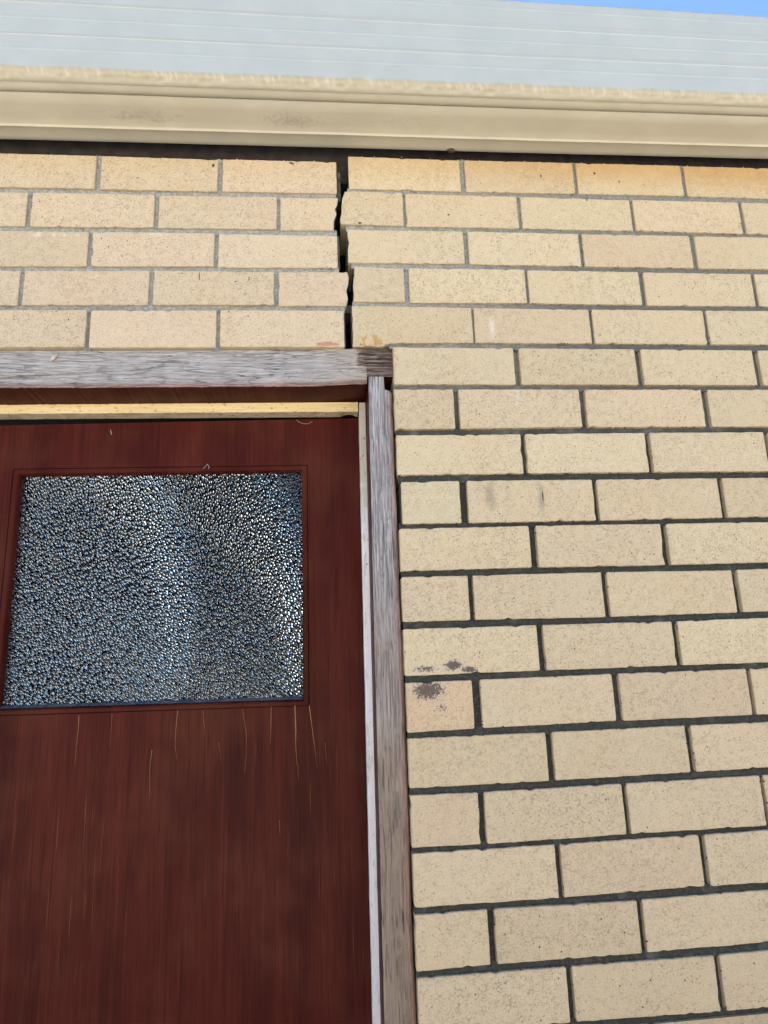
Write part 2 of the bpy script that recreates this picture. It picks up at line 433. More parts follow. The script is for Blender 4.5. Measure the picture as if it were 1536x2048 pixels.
def mat_stop(name, top, low, zsplit, spots):
    b = MB(name)
    P = b.pos()
    x, y, z = b.sep(P)
    horiz = zsplit is None
    G = b.scale(P, (0.05, 1.0, 1.0) if horiz else (1.0, 1.0, 0.05))
    g = b.noise(G, 260.0, 4.0, 0.65)
    n1 = b.noise(P, 30.0, 4.0, 0.65)
    if horiz:
        c = b.mix(b.rng(g, 0.35, 0.65), top, low)
        dn = b.rng(b.attr('edge'), 0.4, 0.6)
        c = b.mix(b.mul(dn, 0.75), c, b.mix(b.rng(n1, 0.4, 0.65), (0.62, 0.52, 0.39), (0.42, 0.32, 0.22)))
    else:
        m = b.rng(b.add(z, b.mul(b.sub(n1, 0.5), 0.2)), zsplit[0], zsplit[1])
        c = b.mix(m, low, top)
        c = b.mix(b.rng(g, 0.5, 0.75, 0.0, 0.40), c, (0.42, 0.39, 0.36))
        c = b.mix(b.rng(b.noise(b.scale(P, (1, 1, 0.25)), 85.0, 4.0, 0.7), 0.54, 0.70, 0.0, 0.55), c, (0.36, 0.32, 0.28))
    sn = b.noise(b.scale(P, (0.6, 1, 1) if horiz else (1, 1, 0.6)), 150.0, 4.0, 0.75)
    sm = b.rng(sn, spots[0], spots[1])
    if not horiz:
        sm = b.mul(sm, b.rng(z, 1.35, 1.75, 0.45, 1.0))
    else:
        sm = b.mul(sm, b.rng(b.attr('edge'), 0.4, 0.6, 0.7, 1.0))
    c = b.mix(b.mul(sm, 0.85), c, (0.05, 0.04, 0.035))
    return b.bsdf(c, 0.6, b.bump(b.add(g, n1), 0.0012, 0.5), 0.3)

def mat_glass(flat=False):
    b = MB("flat_glass_back" if flat else "pebbled_glass")
    if flat:
        return b.bsdf((0.93, 0.97, 1.0), 0.03, None, 0.5, Transmission_Weight=1.0, IOR=1.5)
    P = b.pos()
    Q = b.n('ShaderNodeVectorRotate'); Q.rotation_type = 'Y_AXIS'
    b.put(Q.inputs['Vector'], P); Q.inputs['Angle'].default_value = math.radians(24)
    S = b.scale(Q.outputs[0], (1.25, 1.0, 0.80))
    W = b.vadd(S, b.comb(b.mul(b.noise(P, 60.0, 2.0), 0.006), 0.0, b.mul(b.noise(P, 53.0, 2.0), 0.006)))
    wx, wy, wz = b.sep(W)
    nd = b.n('ShaderNodeTexVoronoi'); nd.voronoi_dimensions = '2D'; b.put(nd.inputs['Vector'], b.comb(wx, wz, 0.0))
    nd.inputs['Scale'].default_value = 182.0; nd.inputs['Randomness'].default_value = 0.78
    v1 = nd.outputs['Distance']
    v = b.mul(b.mul(v1, v1), -1.0)
    v2 = b.noise(P, 330.0, 2.0)
    h = b.add(v, b.mul(v2, 0.02))
    m = b.bsdf((0.93, 0.97, 1.0), 0.10, b.bump(h, 0.0066, 1.0), 0.5, Transmission_Weight=1.0, IOR=1.5)
    return m

def mat_plain(name, c, rough=0.8, c2=None, scale=30.0, bumpd=0.0, spec=0.3):
    b = MB(name)
    P = b.pos()
    n = b.noise(P, scale, 4.0, 0.65)
    col = b.mix(b.rng(n, 0.35, 0.65), c, c2 or tuple(k * 0.75 for k in c))
    return b.bsdf(col, rough, b.bump(n, bumpd, 0.6) if bumpd else None, spec)

M_BRICK = mat_brick()
M_MORTAR = mat_mortar()
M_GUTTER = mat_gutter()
M_HEAD = mat_wood("silvered_lintel_timber", 'x', (0.43, 0.415, 0.405), (0.43, 0.38, 0.32), (0.25, 0.235, 0.225), (0.62, 0.90))
M_JAMB = mat_wood("silvered_jamb_timber", 'z', (0.43, 0.42, 0.425), (0.275, 0.200, 0.130), (0.15, 0.14, 0.14), (0.72, 0.98))
M_RED = mat_red_paint("dark_red_door_paint")
M_REDF = mat_red_paint("dark_red_frame_paint", False)
M_STOPH = mat_stop("bare_yellow_pine", (0.76, 0.62, 0.35), (0.68, 0.53, 0.28), None, (0.57, 0.66))
M_STOPV = mat_stop("chalky_white_primer", (0.60, 0.52, 0.42), (0.86, 0.84, 0.83), (1.52, 1.66), (0.60, 0.67))
M_GLASS = mat_glass()
M_GLASSB = mat_glass(True)
M_PUTTY = mat_plain("blue_grey_putty", (0.045, 0.055, 0.075), 0.4, (0.10, 0.11, 0.13), 60.0, 0.001, 0.5)
M_CRACK = mat_plain("bare_wood_in_crack", (0.40, 0.22, 0.08), 0.8, (0.28, 0.14, 0.05), 80.0)
M_DARKWOOD = mat_plain("old_dark_timber", (0.030, 0.025, 0.026), 0.85, (0.050, 0.042, 0.040), 40.0, 0.002, 0.2)
M_ROOM = mat_plain("dark_room_paint", (0.030, 0.036, 0.048), 0.9)
M_ROOF = mat_plain("roof_steel", (0.42, 0.40, 0.36), 0.5, (0.36, 0.34, 0.30), 3.0)
M_GROUND = mat_plain("grey_concrete", (0.31, 0.295, 0.265), 0.9, (0.25, 0.235, 0.21), 5.0, 0.003)
M_RENDER = mat_plain("beige_render", (0.40, 0.345, 0.265), 0.9, (0.35, 0.295, 0.22), 6.0, 0.003)
def mat_added_cloth(name, c):
    b = MB(name)
    t = b.n('ShaderNodeBsdfTranslucent'); b.put(t.inputs[0], c)
    d = b.n('ShaderNodeBsdfDiffuse'); b.put(d.inputs[0], c)
    m = b.n('ShaderNodeMixShader'); m.inputs[0].default_value = 0.5
    b.t.links.new(t.outputs[0], m.inputs[1]); b.t.links.new(d.outputs[0], m.inputs[2])
    b.t.links.new(m.outputs[0], b.out.inputs[0])
    return b.m
M_ADDCLOTH = mat_added_cloth("added_beige_cloth", (0.36, 0.31, 0.22))  # for the added cloth that makes the pane glow beige
M_ADDCLOTH2 = mat_added_cloth("added_dark_cloth", (0.040, 0.062, 0.085))
M_CRACKSHADE = mat_plain("crack_shade_mortar", (0.050, 0.047, 0.043), 0.95, (0.11, 0.10, 0.085), 60.0, 0.002, 0.1)  # dark colour holds the shade inside the crack
M_LEAF = mat_plain("tree_leaf", (0.045, 0.085, 0.03), 0.6, (0.075, 0.11, 0.04), 4.0)
M_BARK = mat_plain("tree_bark", (0.12, 0.09, 0.065), 0.9, (0.07, 0.05, 0.04), 20.0, 0.01)
M_WEB = mat_plain("cobweb", (0.70, 0.68, 0.64), 0.7)
M_PUPA = mat_plain("pupa_case", (0.62, 0.55, 0.50), 0.6, (0.45, 0.33, 0.28), 200.0)
M_INSECT = mat_plain("insect_shell", (0.05, 0.035, 0.025), 0.4)

# ------------------------------------------------------------------ measured brickwork: row, side, x0, x1, z top left/right, z bottom left/right (metres on the wall face)
BRICKS = [
(0,'L',-1.0117,-0.7817,2.2416,2.2450,2.1684,2.1723),
(0,'L',-0.7717,-0.5417,2.2451,2.2489,2.1725,2.1769),
(0,'L',-0.5317,-0.3167,2.2484,2.2506,2.1762,2.1800),
(0,'L',-0.3079,-0.0900,2.2519,2.2551,2.1809,2.1839),
(0,'R',-0.0663,0.1558,2.2711,2.2715,2.1971,2.1987),
(0,'R',0.1659,0.3901,2.2716,2.2757,2.1989,2.2033),
(0,'R',0.3970,0.6210,2.2758,2.2788,2.2034,2.2068),
(0,'R',0.6286,0.8586,2.2789,2.2823,2.2069,2.2088),
(0,'R',0.8686,1.0986,2.2824,2.2852,2.2089,2.2118),
(1,'L',-1.1287,-0.8987,2.1557,2.1598,2.0875,2.0910),
(1,'L',-0.8887,-0.6587,2.1600,2.1638,2.0912,2.0933),
(1,'L',-0.6497,-0.4316,2.1640,2.1682,2.0928,2.0981),
(1,'L',-0.4234,-0.2049,2.1677,2.1717,2.0982,2.1022),
(1,'L',-0.1983,-0.0933,2.1718,2.1743,2.1007,2.1035),
(1,'R',-0.0816,0.0378,2.1890,2.1901,2.1169,2.1165),
(1,'R',0.0432,0.2671,2.1901,2.1916,2.1166,2.1197),
(1,'R',0.2742,0.5015,2.1917,2.1931,2.1197,2.1216),
(1,'R',0.5078,0.7351,2.1932,2.1955,2.1216,2.1223),
(1,'R',0.7422,0.9722,2.1956,2.1982,2.1223,2.1241),
(1,'R',0.9822,1.2122,2.1983,2.2003,2.1241,2.1257),
(2,'L',-1.0156,-0.7856,2.0787,2.0821,2.0042,2.0089),
(2,'L',-0.7756,-0.5456,2.0822,2.0857,2.0092,2.0147),
(2,'L',-0.5384,-0.3200,2.0859,2.0893,2.0149,2.0199),
(2,'L',-0.3121,-0.0910,2.0890,2.0921,2.0185,2.0234),
(2,'R',-0.0713,0.1534,2.1059,2.1088,2.0345,2.0382),
(2,'R',0.1622,0.3857,2.1089,2.1111,2.0375,2.0390),
(2,'R',0.3928,0.6181,2.1112,2.1139,2.0390,2.0410),
(2,'R',0.6275,0.8575,2.1130,2.1167,2.0402,2.0431),
(2,'R',0.8675,1.0975,2.1168,2.1195,2.0432,2.0453),
(3,'L',-1.1284,-0.8984,1.9957,2.0000,1.9268,1.9306),
(3,'L',-0.8884,-0.6584,2.0002,2.0036,1.9308,1.9347),
(3,'L',-0.6511,-0.4345,2.0035,2.0094,1.9348,1.9398),
(3,'L',-0.4261,-0.2092,2.0092,2.0110,1.9398,1.9428),
(3,'L',-0.2015,-0.0738,2.0112,2.0154,1.9415,1.9444),
(3,'R',-0.0623,0.0340,2.0274,2.0262,1.9532,1.9545),
(3,'R',0.0431,0.2691,2.0253,2.0283,1.9527,1.9566),
(3,'R',0.2751,0.4998,2.0284,2.0297,1.9566,1.9577),
(3,'R',0.5089,0.7352,2.0285,2.0307,1.9565,1.9592),
(3,'R',0.7426,0.9726,2.0308,2.0319,1.9592,1.9607),
(3,'R',0.9826,1.2126,2.0319,2.0330,1.9608,1.9624),
(4,'L',-1.0091,-0.7791,1.9193,1.9231,1.8483,1.8515),
(4,'L',-0.7691,-0.5391,1.9233,1.9274,1.8517,1.8552),
(4,'L',-0.5323,-0.3127,1.9275,1.9313,1.8553,1.8585),
(4,'L',-0.3057,-0.0815,1.9314,1.9346,1.8586,1.8613),
(4,'R',-0.0666,0.1594,1.9449,1.9450,1.8680,1.8729),
(4,'R',0.1632,0.3898,1.9448,1.9462,1.8729,1.8744),
(4,'R',0.3953,0.6217,1.9463,1.9479,1.8744,1.8753),
(4,'R',0.6279,0.8579,1.9480,1.9504,1.8753,1.8775),
(4,'R',0.8679,1.0979,1.9505,1.9519,1.8776,1.8799),
(5,'R',0.0074,0.2341,1.8624,1.8630,1.7888,1.7896),
(5,'R',0.2446,0.4708,1.8630,1.8636,1.7896,1.7904),
(5,'R',0.4827,0.7100,1.8636,1.8642,1.7904,1.7912),
(5,'R',0.7218,0.9518,1.8641,1.8645,1.7912,1.7921),
(5,'R',0.9618,1.1918,1.8646,1.8651,1.7921,1.7929),
(6,'R',0.0056,0.1148,1.7786,1.7791,1.7016,1.7030),
(6,'R',0.1245,0.3522,1.7792,1.7802,1.7031,1.7061),
(6,'R',0.3637,0.5920,1.7803,1.7814,1.7061,1.7066),
(6,'R',0.6049,0.8349,1.7814,1.7825,1.7067,1.7078),
(6,'R',0.8449,1.0749,1.7826,1.7836,1.7079,1.7096),
(7,'R',0.0068,0.2343,1.6912,1.6927,1.6171,1.6182),
(7,'R',0.2422,0.4698,1.6928,1.6948,1.6182,1.6192),
(7,'R',0.4790,0.7040,1.6948,1.6959,1.6192,1.6189),
(7,'R',0.7130,0.9430,1.6959,1.6975,1.6189,1.6195),
(7,'R',0.9530,1.1830,1.6975,1.6991,1.6196,1.6202),
(8,'R',0.0122,0.1162,1.6052,1.6062,1.5294,1.5293),
(8,'R',0.1292,0.3591,1.6061,1.6060,1.5293,1.5303),
(8,'R',0.3674,0.5987,1.6060,1.6067,1.5303,1.5322),
(8,'R',0.6079,0.8379,1.6067,1.6072,1.5323,1.5343),
(8,'R',0.8479,1.0779,1.6072,1.6078,1.5343,1.5357),
(9,'R',0.0054,0.2346,1.5208,1.5225,1.4471,1.4487),
(9,'R',0.2476,0.4771,1.5225,1.5225,1.4486,1.4480),
(9,'R',0.4879,0.7179,1.5225,1.5227,1.4480,1.4485),
(9,'R',0.7279,0.9579,1.5228,1.5234,1.4485,1.4489),
(10,'R',0.0058,0.1202,1.4373,1.4372,1.3618,1.3619),
(10,'R',0.1289,0.3578,1.4372,1.4381,1.3619,1.3602),
(10,'R',0.3677,0.5997,1.4380,1.4364,1.3603,1.3614),
(10,'R',0.6091,0.8391,1.4367,1.4387,1.3617,1.3635),
(10,'R',0.8491,1.0791,1.4388,1.4392,1.3635,1.3640),
(11,'R',0.0056,0.2336,1.3503,1.3502,1.2739,1.2750),
(11,'R',0.2449,0.4751,1.3502,1.3495,1.2750,1.2748),
(11,'R',0.4851,0.7151,1.3496,1.3510,1.2747,1.2741),
(11,'R',0.7251,0.9551,1.3510,1.3513,1.2741,1.2742),
(12,'R',0.0061,0.1162,1.2631,1.2639,1.1852,1.1870),
(12,'R',0.1300,0.3576,1.2639,1.2651,1.1870,1.1885),
(12,'R',0.3689,0.5981,1.2651,1.2650,1.1885,1.1885),
(12,'R',0.6059,0.8359,1.2649,1.2654,1.1886,1.1898),
(12,'R',0.8459,1.0759,1.2654,1.2661,1.1898,1.1911),
(13,'R',0.0058,0.2337,1.1763,1.1760,1.1010,1.1009),
(13,'R',0.2446,0.4752,1.1760,1.1766,1.1010,1.1026),
(13,'R',0.4848,0.7148,1.1766,1.1760,1.1027,1.1043),
(13,'R',0.7248,0.9548,1.1760,1.1760,1.1043,1.1054),
(14,'R',0.0056,0.1150,1.0910,1.0898,1.0147,1.0137),
(14,'R',0.1250,0.3533,1.0899,1.0911,1.0138,1.0148),
(14,'R',0.3618,0.5937,1.0911,1.0920,1.0148,1.0147),
(14,'R',0.6002,0.8302,1.0920,1.0924,1.0147,1.0147),
(14,'R',0.8402,1.0702,1.0924,1.0928,1.0147,1.0147),
(15,'R',0.0060,0.2335,1.0067,1.0064,0.9307,0.9294),
(15,'R',0.2421,0.4743,1.0064,1.0072,0.9295,0.9315),
(15,'R',0.4833,0.7133,1.0073,1.0085,0.9314,0.9300),
(15,'R',0.7233,0.9533,1.0085,1.0090,0.9300,0.9298),
(16,'R',0.0051,0.1181,0.9212,0.9215,0.8443,0.8456),
(16,'R',0.1289,0.3576,0.9214,0.9187,0.8455,0.8447),
(16,'R',0.3672,0.5972,0.9188,0.9197,0.8447,0.8451),
(16,'R',0.6072,0.8372,0.9196,0.9190,0.8452,0.8455),
(17,'R',0.0059,0.2347,0.8358,0.8350,0.7600,0.7605),
(17,'R',0.2443,0.4734,0.8349,0.8334,0.7604,0.7568),
(17,'R',0.4825,0.7125,0.8336,0.8353,0.7568,0.7555),
(17,'R',0.7225,0.9525,0.8353,0.8352,0.7554,0.7540),
]
CRACKS = [
(2.0,[(-0.5474,1.2265),(-0.5470,1.2019),(-0.5483,1.1735),(-0.5485,1.1455)]),
(1.0,[(-0.4925,1.2263),(-0.4921,1.2036),(-0.4935,1.1711)]),
(2.0,[(-0.3818,1.2272),(-0.3840,1.1949),(-0.3844,1.1702),(-0.3807,1.1476)]),
(1.3,[(-0.3386,1.2255),(-0.3353,1.1969),(-0.3324,1.1658)]),
(1.2,[(-0.2706,1.2257),(-0.2635,1.1855),(-0.2635,1.1483),(-0.2657,1.1198)]),
(1.5,[(-0.2205,1.2279),(-0.2212,1.1837),(-0.2224,1.1629)]),
(3.0,[(-0.1789,1.2275),(-0.1777,1.1860),(-0.1778,1.1609),(-0.1758,1.1278)]),
(2.4,[(-0.1537,1.2265),(-0.1492,1.1890),(-0.1452,1.1594),(-0.1412,1.1220)]),
(1.4,[(-0.4227,1.1638),(-0.4248,1.1356),(-0.4240,1.0996),(-0.4238,1.0857)]),
(1.0,[(-0.2058,1.0406),(-0.2050,1.0169)]),
(0.8,[(-0.3104,1.1710),(-0.3054,1.1380)]),
(0.8,[(-0.1267,1.1628),(-0.1238,1.1232)]),
(0.8,[(-0.1749,1.1318),(-0.1729,1.1031)]),
]

CRK = {
 (1, 'L'): [(-0.0879, 2.1746), (-0.0896, 2.1595), (-0.0941, 2.1501), (-0.0914, 2.1389), (-0.0947, 2.1296), (-0.0968, 2.1219), (-0.0971, 2.1034)],
 (3, 'L'): [(-0.0738, 2.0154), (-0.0704, 2.0029), (-0.0726, 1.9882), (-0.0760, 1.9757), (-0.0733, 1.9592), (-0.0767, 1.9443)],
 (1, 'R'): [(-0.0744, 2.1883), (-0.0796, 2.1732), (-0.0815, 2.1565), (-0.0818, 2.1393), (-0.0849, 2.1280), (-0.0841, 2.1190), (-0.0815, 2.1165)],
 (3, 'R'): [(-0.0595, 2.0269), (-0.0610, 2.0036), (-0.0633, 1.9874), (-0.0623, 1.9697), (-0.0635, 1.9535)],
}

# ------------------------------------------------------------------ setting: ground and the dark room behind the wall
V, F = [], []
for i, R in enumerate((0.0, 6.0, 40.0, 600.0)):
    pass
gr = mesh("ground", [(-600, -600, 0), (600, -600, 0), (600, 600, 0), (-600, 600, 0)], [(0, 1, 2, 3)], M_GROUND)
tag(gr, kind='structure')
V, F = [], []
box_geo(-2.60, 2.40, 0.16, 4.2, 0.02, 2.62, V, F)
F = [tuple(reversed(f)) for f in F]
# the room's front side has the doorway left open
F = [f for f in F if set(f) != {0, 1, 5, 4}]
b0 = len(V)
V += [(-0.90, 0.16, 0.02), (0.02, 0.16, 0.02), (0.02, 0.16, 1.82), (-0.90, 0.16, 1.82), (-2.6, 0.16, 1.82), (2.4, 0.16, 1.82)]
F += [(0, b0, b0 + 3, b0 + 4), (b0 + 1, 1, b0 + 5, b0 + 2), (b0 + 4, b0 + 5, 5, 4)]
# openings added in the room's left and far sides to light the pane's dots
def opening(face, p, q):
    """cut a rectangle out of a wall face; face: its four corners bottom-left, bottom-right, top-right, top-left; p, q: lower-left and upper-right points"""
    global F
    F = [f for f in F if set(f) != set(face)]
    d = len(V)
    a, b_, c_, e_ = face
    V.extend([p, (q[0], q[1], p[2]), q, (p[0], p[1], q[2])])
    F += [(a, b_, d + 1, d), (b_, c_, d + 2, d + 1), (c_, e_, d + 3, d + 2), (e_, a, d, d + 3)]
opening((0, 3, 7, 4), (-2.6, 2.45, 1.30), (-2.6, 2.85, 2.00))
# far side: a wide added opening behind cloth, and a narrow bare one at its left
F = [f for f in F if set(f) != {3, 2, 6, 7}]
d = len(V)
V.extend([(-2.48, 4.2, 0.80), (-2.14, 4.2, 0.80), (-1.55, 4.2, 0.80), (0.9, 4.2, 0.80), (-2.48, 4.2, 2.02), (-2.14, 4.2, 2.02), (-1.55, 4.2, 2.02), (0.9, 4.2, 2.02)])
F += [(3, 2, d + 3, d + 2, d + 1, d), (6, 7, d + 4, d + 5, d + 6, d + 7), (7, 3, d, d + 4), (2, 6, d + 7, d + 3), (d + 1, d + 2, d + 6, d + 5)]
tag(mesh("room_wall", V, F, M_ROOM), kind='structure')

# cloths added over the far opening to tint the pane: dark, and sloping beige
def added_cloth(label, poly, y, mat):
    V, F = [], []
    N = 90
    xa, xb = poly[0][0], poly[-1][0]
    for i in range(N + 1):
        x = xa + (xb - xa) * i / N
        V += [(x, y + 0.02 * math.sin(x * 55), 0.75), (x, y + 0.02 * math.sin(x * 55 + 0.3), lerp_pl(poly, x))]
    for i in range(N):
        F.append((2 * i, 2 * i + 2, 2 * i + 3, 2 * i + 1))
    o = mesh("added_cloth", V, F, mat, None, True)
    tag(o, label, "added_cloth")
added_cloth("added beige cloth that gives the lower right of the pebbled pane its glow", [(-1.60, 0.95), (-1.1, 1.25), (-0.3, 1.85), (0.1, 1.95), (0.95, 2.0)], 4.10, M_ADDCLOTH)
added_cloth("added dark cloth that dims the pebbled pane above the sloping beige one", [(-1.62, 2.06), (0.97, 2.06)], 4.155, M_ADDCLOTH2)

# ------------------------------------------------------------------ brick wall
wall = thing("brick_wall", "cream brick wall with dark mortar and a stepped crack over the door corner", "brick wall")

TINTS = [(0.560, 0.460, 0.303), (0.567, 0.469, 0.312), (0.555, 0.457, 0.298), (0.561, 0.455, 0.305), (0.570, 0.474, 0.315), (0.553, 0.455, 0.300), (0.559, 0.452, 0.303), (0.568, 0.476, 0.313)]

def edge_pts(p, q, step, amp, seed):
    """points from p towards q (q left out) with a little sideways wander"""
    (xa, za), (xb, zb) = p, q
    L = math.hypot(xb - xa, zb - za)
    n = max(1, int(L / step))
    tx, tz = (xb - xa) / L, (zb - za) / L
    out = []
    for i in range(n):
        t = i / n
        a = 0.0
        if i:
            a = amp * 1.6 * nz(xa * 37 + t * L * 55, za * 41, seed) + random.uniform(-amp, amp) * 0.7
            if random.random() < 0.05: a -= random.uniform(0.0008, 0.0026)
        out.append((xa + tx * L * t + tz * -a, za + tz * L * t + tx * a))
    return out

def brick_mesh(name, c, left=None, right=None, seed=0.0, depth=0.10, yo=0.0, parent=None, broken=False, shade_end=None):
    """c = TL, TR, BR, BL on the wall face; left / right: fracture outline replacing that edge (top to bottom)"""
    TL, TR, BR, BL = c
    r = 0.0022
    def rr(): return r * random.uniform(0.5, 1.6)
    o = []
    a = rr()
    ring = []
    # top edge (left to right)
    if left: ring += [left[0]]
    else: ring += [(TL[0], TL[1] - a), (TL[0] + a * 0.3, TL[1] - a * 0.3)]
    s = (ring[-1][0] + (0.001 if left else a), TL[1])
    e = (right[0] if right else (TR[0] - rr(), TR[1]))
    ring += edge_pts(s, e, 0.008, 0.00042, seed)
    if right:
        ring += right
    else:
        k = TR[0] - e[0]
        ring += [e, (TR[0] - k * 0.3, TR[1] - k * 0.3)]
        ring += edge_pts((TR[0], TR[1] - k), (BR[0], BR[1] + k), 0.012, 0.0004, seed + 3)
        ring += [(BR[0], BR[1] + k), (BR[0] - k * 0.3, BR[1] + k * 0.3)]
    s = (right[-1][0] - 0.001, BR[1]) if right else (BR[0] - rr(), BR[1])
    e = (left[-1][0] + 0.001, BL[1]) if left else (BL[0] + rr(), BL[1])
    bot = edge_pts(s, e, 0.008, 0.00042, seed + 7)
    ring += bot + [e]
    if left:
        ring += list(reversed(left[1:]))
    else:
        k = e[0] - BL[0]
        ring += [(BL[0] + k * 0.3, BL[1] + k * 0.3)]
        ring += edge_pts((BL[0], BL[1] + k), (TL[0], TL[1] - a), 0.012, 0.0004, seed + 9)
    # drop near-duplicates
    pts = []
    for p in ring:
        if not pts or math.hypot(p[0] - pts[-1][0], p[1] - pts[-1][1]) > 0.0004:
            pts.append(p)
    if math.hypot(pts[0][0] - pts[-1][0], pts[0][1] - pts[-1][1]) < 0.0004: pts.pop()
    n = len(pts)
    cx = sum(p[0] for p in c) / 4; cz = sum(p[1] for p in c) / 4
    tx, tz = random.uniform(-.004, .004), random.uniform(-.006, .006)
    V = []
    for ins, y in ((0.0011, 0.0), (0.0, 0.0013), (0.0, depth)):
        for (x, z) in pts:
            dx, dz = cx - x, cz - z
            xx = x + (ins if dx > 0 else -ins) * min(1, abs(dx) / 0.02)
            zz = z + (ins if dz > 0 else -ins) * min(1, abs(dz) / 0.008)
            yy = yo + y + ((x - cx) * tx + (z - cz) * tz if y < depth else 0)
            V.append((xx, yy, zz))
    if broken:   # a bite out of the lower left arris
        for i, (x, z) in enumerate(pts):
            if z < BL[1] + 0.012 and x < 0.004:
                k = sstep(0.004, -0.012, x) * (0.8 + 0.4 * nz(x * 160, 3.3, z * 90))
                V[i] = (V[i][0], V[i][1] + 0.001, V[i][2] + 0.012 * k)
                V[n + i] = (V[n + i][0], V[n + i][1] + 0.010 * k, V[n + i][2] - 0.003 * k)
    F = [tuple(range(n - 1, -1, -1))]
    for lvl in (0, 1):
        for i in range(n):
            j = (i + 1) % n
            F.append((lvl * n + i, lvl * n + j, (lvl + 1) * n + j, (lvl + 1) * n + i))
    F.append(tuple(range(2 * n, 3 * n)))
    if not shade_end:
        return mesh(name, V, F, M_BRICK, parent)
    mi = [0] * len(F)          # parted end darkened: the crack's inner shade put into its colour
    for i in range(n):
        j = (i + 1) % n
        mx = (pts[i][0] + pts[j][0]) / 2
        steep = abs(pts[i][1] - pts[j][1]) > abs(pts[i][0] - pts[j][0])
        if steep and ((shade_end == 'left' and mx < cx - 0.03) or (shade_end == 'right' and mx > cx + 0.03)):
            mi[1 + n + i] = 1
    return mesh(name, V, F, [M_BRICK, M_CRACKSHADE], parent, mi=mi)

rows = {}
for t in BRICKS:
    rows.setdefault((t[0], t[1]), []).append(t[2:])
for k in rows: rows[k].sort()
for (r, sd), lst in sorted(rows.items()):
    for i, (x0, x1, tl, tr, bl, br) in enumerate(lst):
        left = right = None
        if sd == 'R' and i == 0 and (r, sd) in CRK: left = CRK[(r, sd)]
        if sd == 'L' and i == len(lst) - 1 and (r, sd) in CRK: right = CRK[(r, sd)]
        yo = random.uniform(-0.0012, 0.0012)
        if sd == 'R' and r == 8 and i == 0: yo = 0.002
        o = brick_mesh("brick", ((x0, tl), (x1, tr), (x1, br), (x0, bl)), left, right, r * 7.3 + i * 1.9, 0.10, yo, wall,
                       broken=(sd == 'R' and r == 4 and i == 0), shade_end=('left' if (sd == 'R' and r < 5 and i == 0) else 'right' if (sd == 'L' and i == len(lst) - 1) else None))
        tint = TINTS[random.randrange(len(TINTS))]
        if sd == 'R' and r == 12 and i == 0: tint = (0.570, 0.440, 0.285)
        if sd == 'R' and r == 8 and i == 0: tint = (0.585, 0.505, 0.330)
        k = random.uniform(0.955, 1.045)
        if sd == 'L': tint = (tint[0] * 1.005, tint[1] * 1.0, tint[2] * 1.05)  # flare haze over the left bricks put into their tint
        o.color = (tint[0] * k, tint[1] * k, tint[2] * k, 1)

def row_line(lst, top):
    pl = []
    for (x0, x1, tl, tr, bl, br) in lst:
        pl += [(x0, tl if top else bl), (x1, tr if top else br)]
    return pl

mV, mF = [], []
def patch(x0, x1, zt, zb, y, amp, step, nzv, tilt=0.0):
    """a rough sheet between the curves zt(x) and zb(x)"""
    nx = max(2, int((x1 - x0) / step))
    b = len(mV)
    for i in range(nx + 1):
        x = x0 + (x1 - x0) * i / nx
        a, c = zt(x), zb(x)
        for j in range(nzv + 1):
            z = c + (a - c) * j / nzv
            d = amp * (0.7 * nz(x * 90, 1.7, z * 110) + 0.5 * nz(x * 310, 4.1, z * 300))
            if random.random() < 0.02: d -= amp * 0.9
            mV.append((x, y + d + tilt * (j / nzv - 0.45), z))
    for i in range(nx):
        for j in range(nzv):
            p = b + i * (nzv + 1) + j
            mF.append((p, p + nzv + 1, p + nzv + 2, p + 1))

for sd, rs in (('R', range(0, 18)), ('L', range(0, 5))):
    for r in rs:
        lst = rows[(r, sd)]
        top, bot = row_line(lst, True), row_line(lst, False)
        deep = 0.0045 if (sd == 'L' or r < 5) else 0.0065
        for (a, c) in zip(lst[:-1], lst[1:]):           # perpends
            xa, xb = a[1], c[0]
            xm = (xa + xb) / 2
            zb, zt = lerp_pl(bot, xm), lerp_pl(top, xm)
            nzn = 22
            b = len(mV)
            lean = random.uniform(-.0012, .0012)
            for j in range(nzn + 1):
                z = zb - 0.004 + (zt - zb + 0.008) * j / nzn
                for i in range(7):
                    x = xa - 0.003 + (xb - xa + 0.006) * i / 6 + lean * (j / nzn - .5)
                    d = 0.0022 * (0.7 * nz(x * 90, 1.7, z * 110) + 0.5 * nz(x * 310, 4.1, z * 300))
                    mV.append((x, deep + (0.0012 if (sd == 'L' or r < 5) else 0.0042) + d, z))
            for j in range(nzn):
                for i in range(6):
                    p = b + j * 7 + i
                    mF.append((p, p + 1, p + 8, p + 7))
        if (r + 1, sd) in rows:                          # bed joint under this course
            nxt = row_line(rows[(r + 1, sd)], True)
            x0 = max(lst[0][0], -1.1); x1 = min(lst[-1][1], 1.25)
            if sd == 'R' and r >= 5: x0 = min(lst[0][0], rows[(r + 1, sd)][0][0]) + 0.0005
            if sd == 'R' and r == 4: x0 = 0.0008
            if sd == 'R' and r < 4: x0 = max(lst[0][0], rows[(r + 1, sd)][0][0]) - 0.003
            if sd == 'L': x1 = min(lst[-1][1], rows[(r + 1, sd)][-1][1]) + 0.002
            patch(x0, x1, lambda x: lerp_pl(bot, x) + 0.0035, lambda x: lerp_pl(nxt, x) - 0.0035, deep, 0.0020, 0.004, 7, 0.0028 if (sd == 'L' or r < 4) else 0.0052)
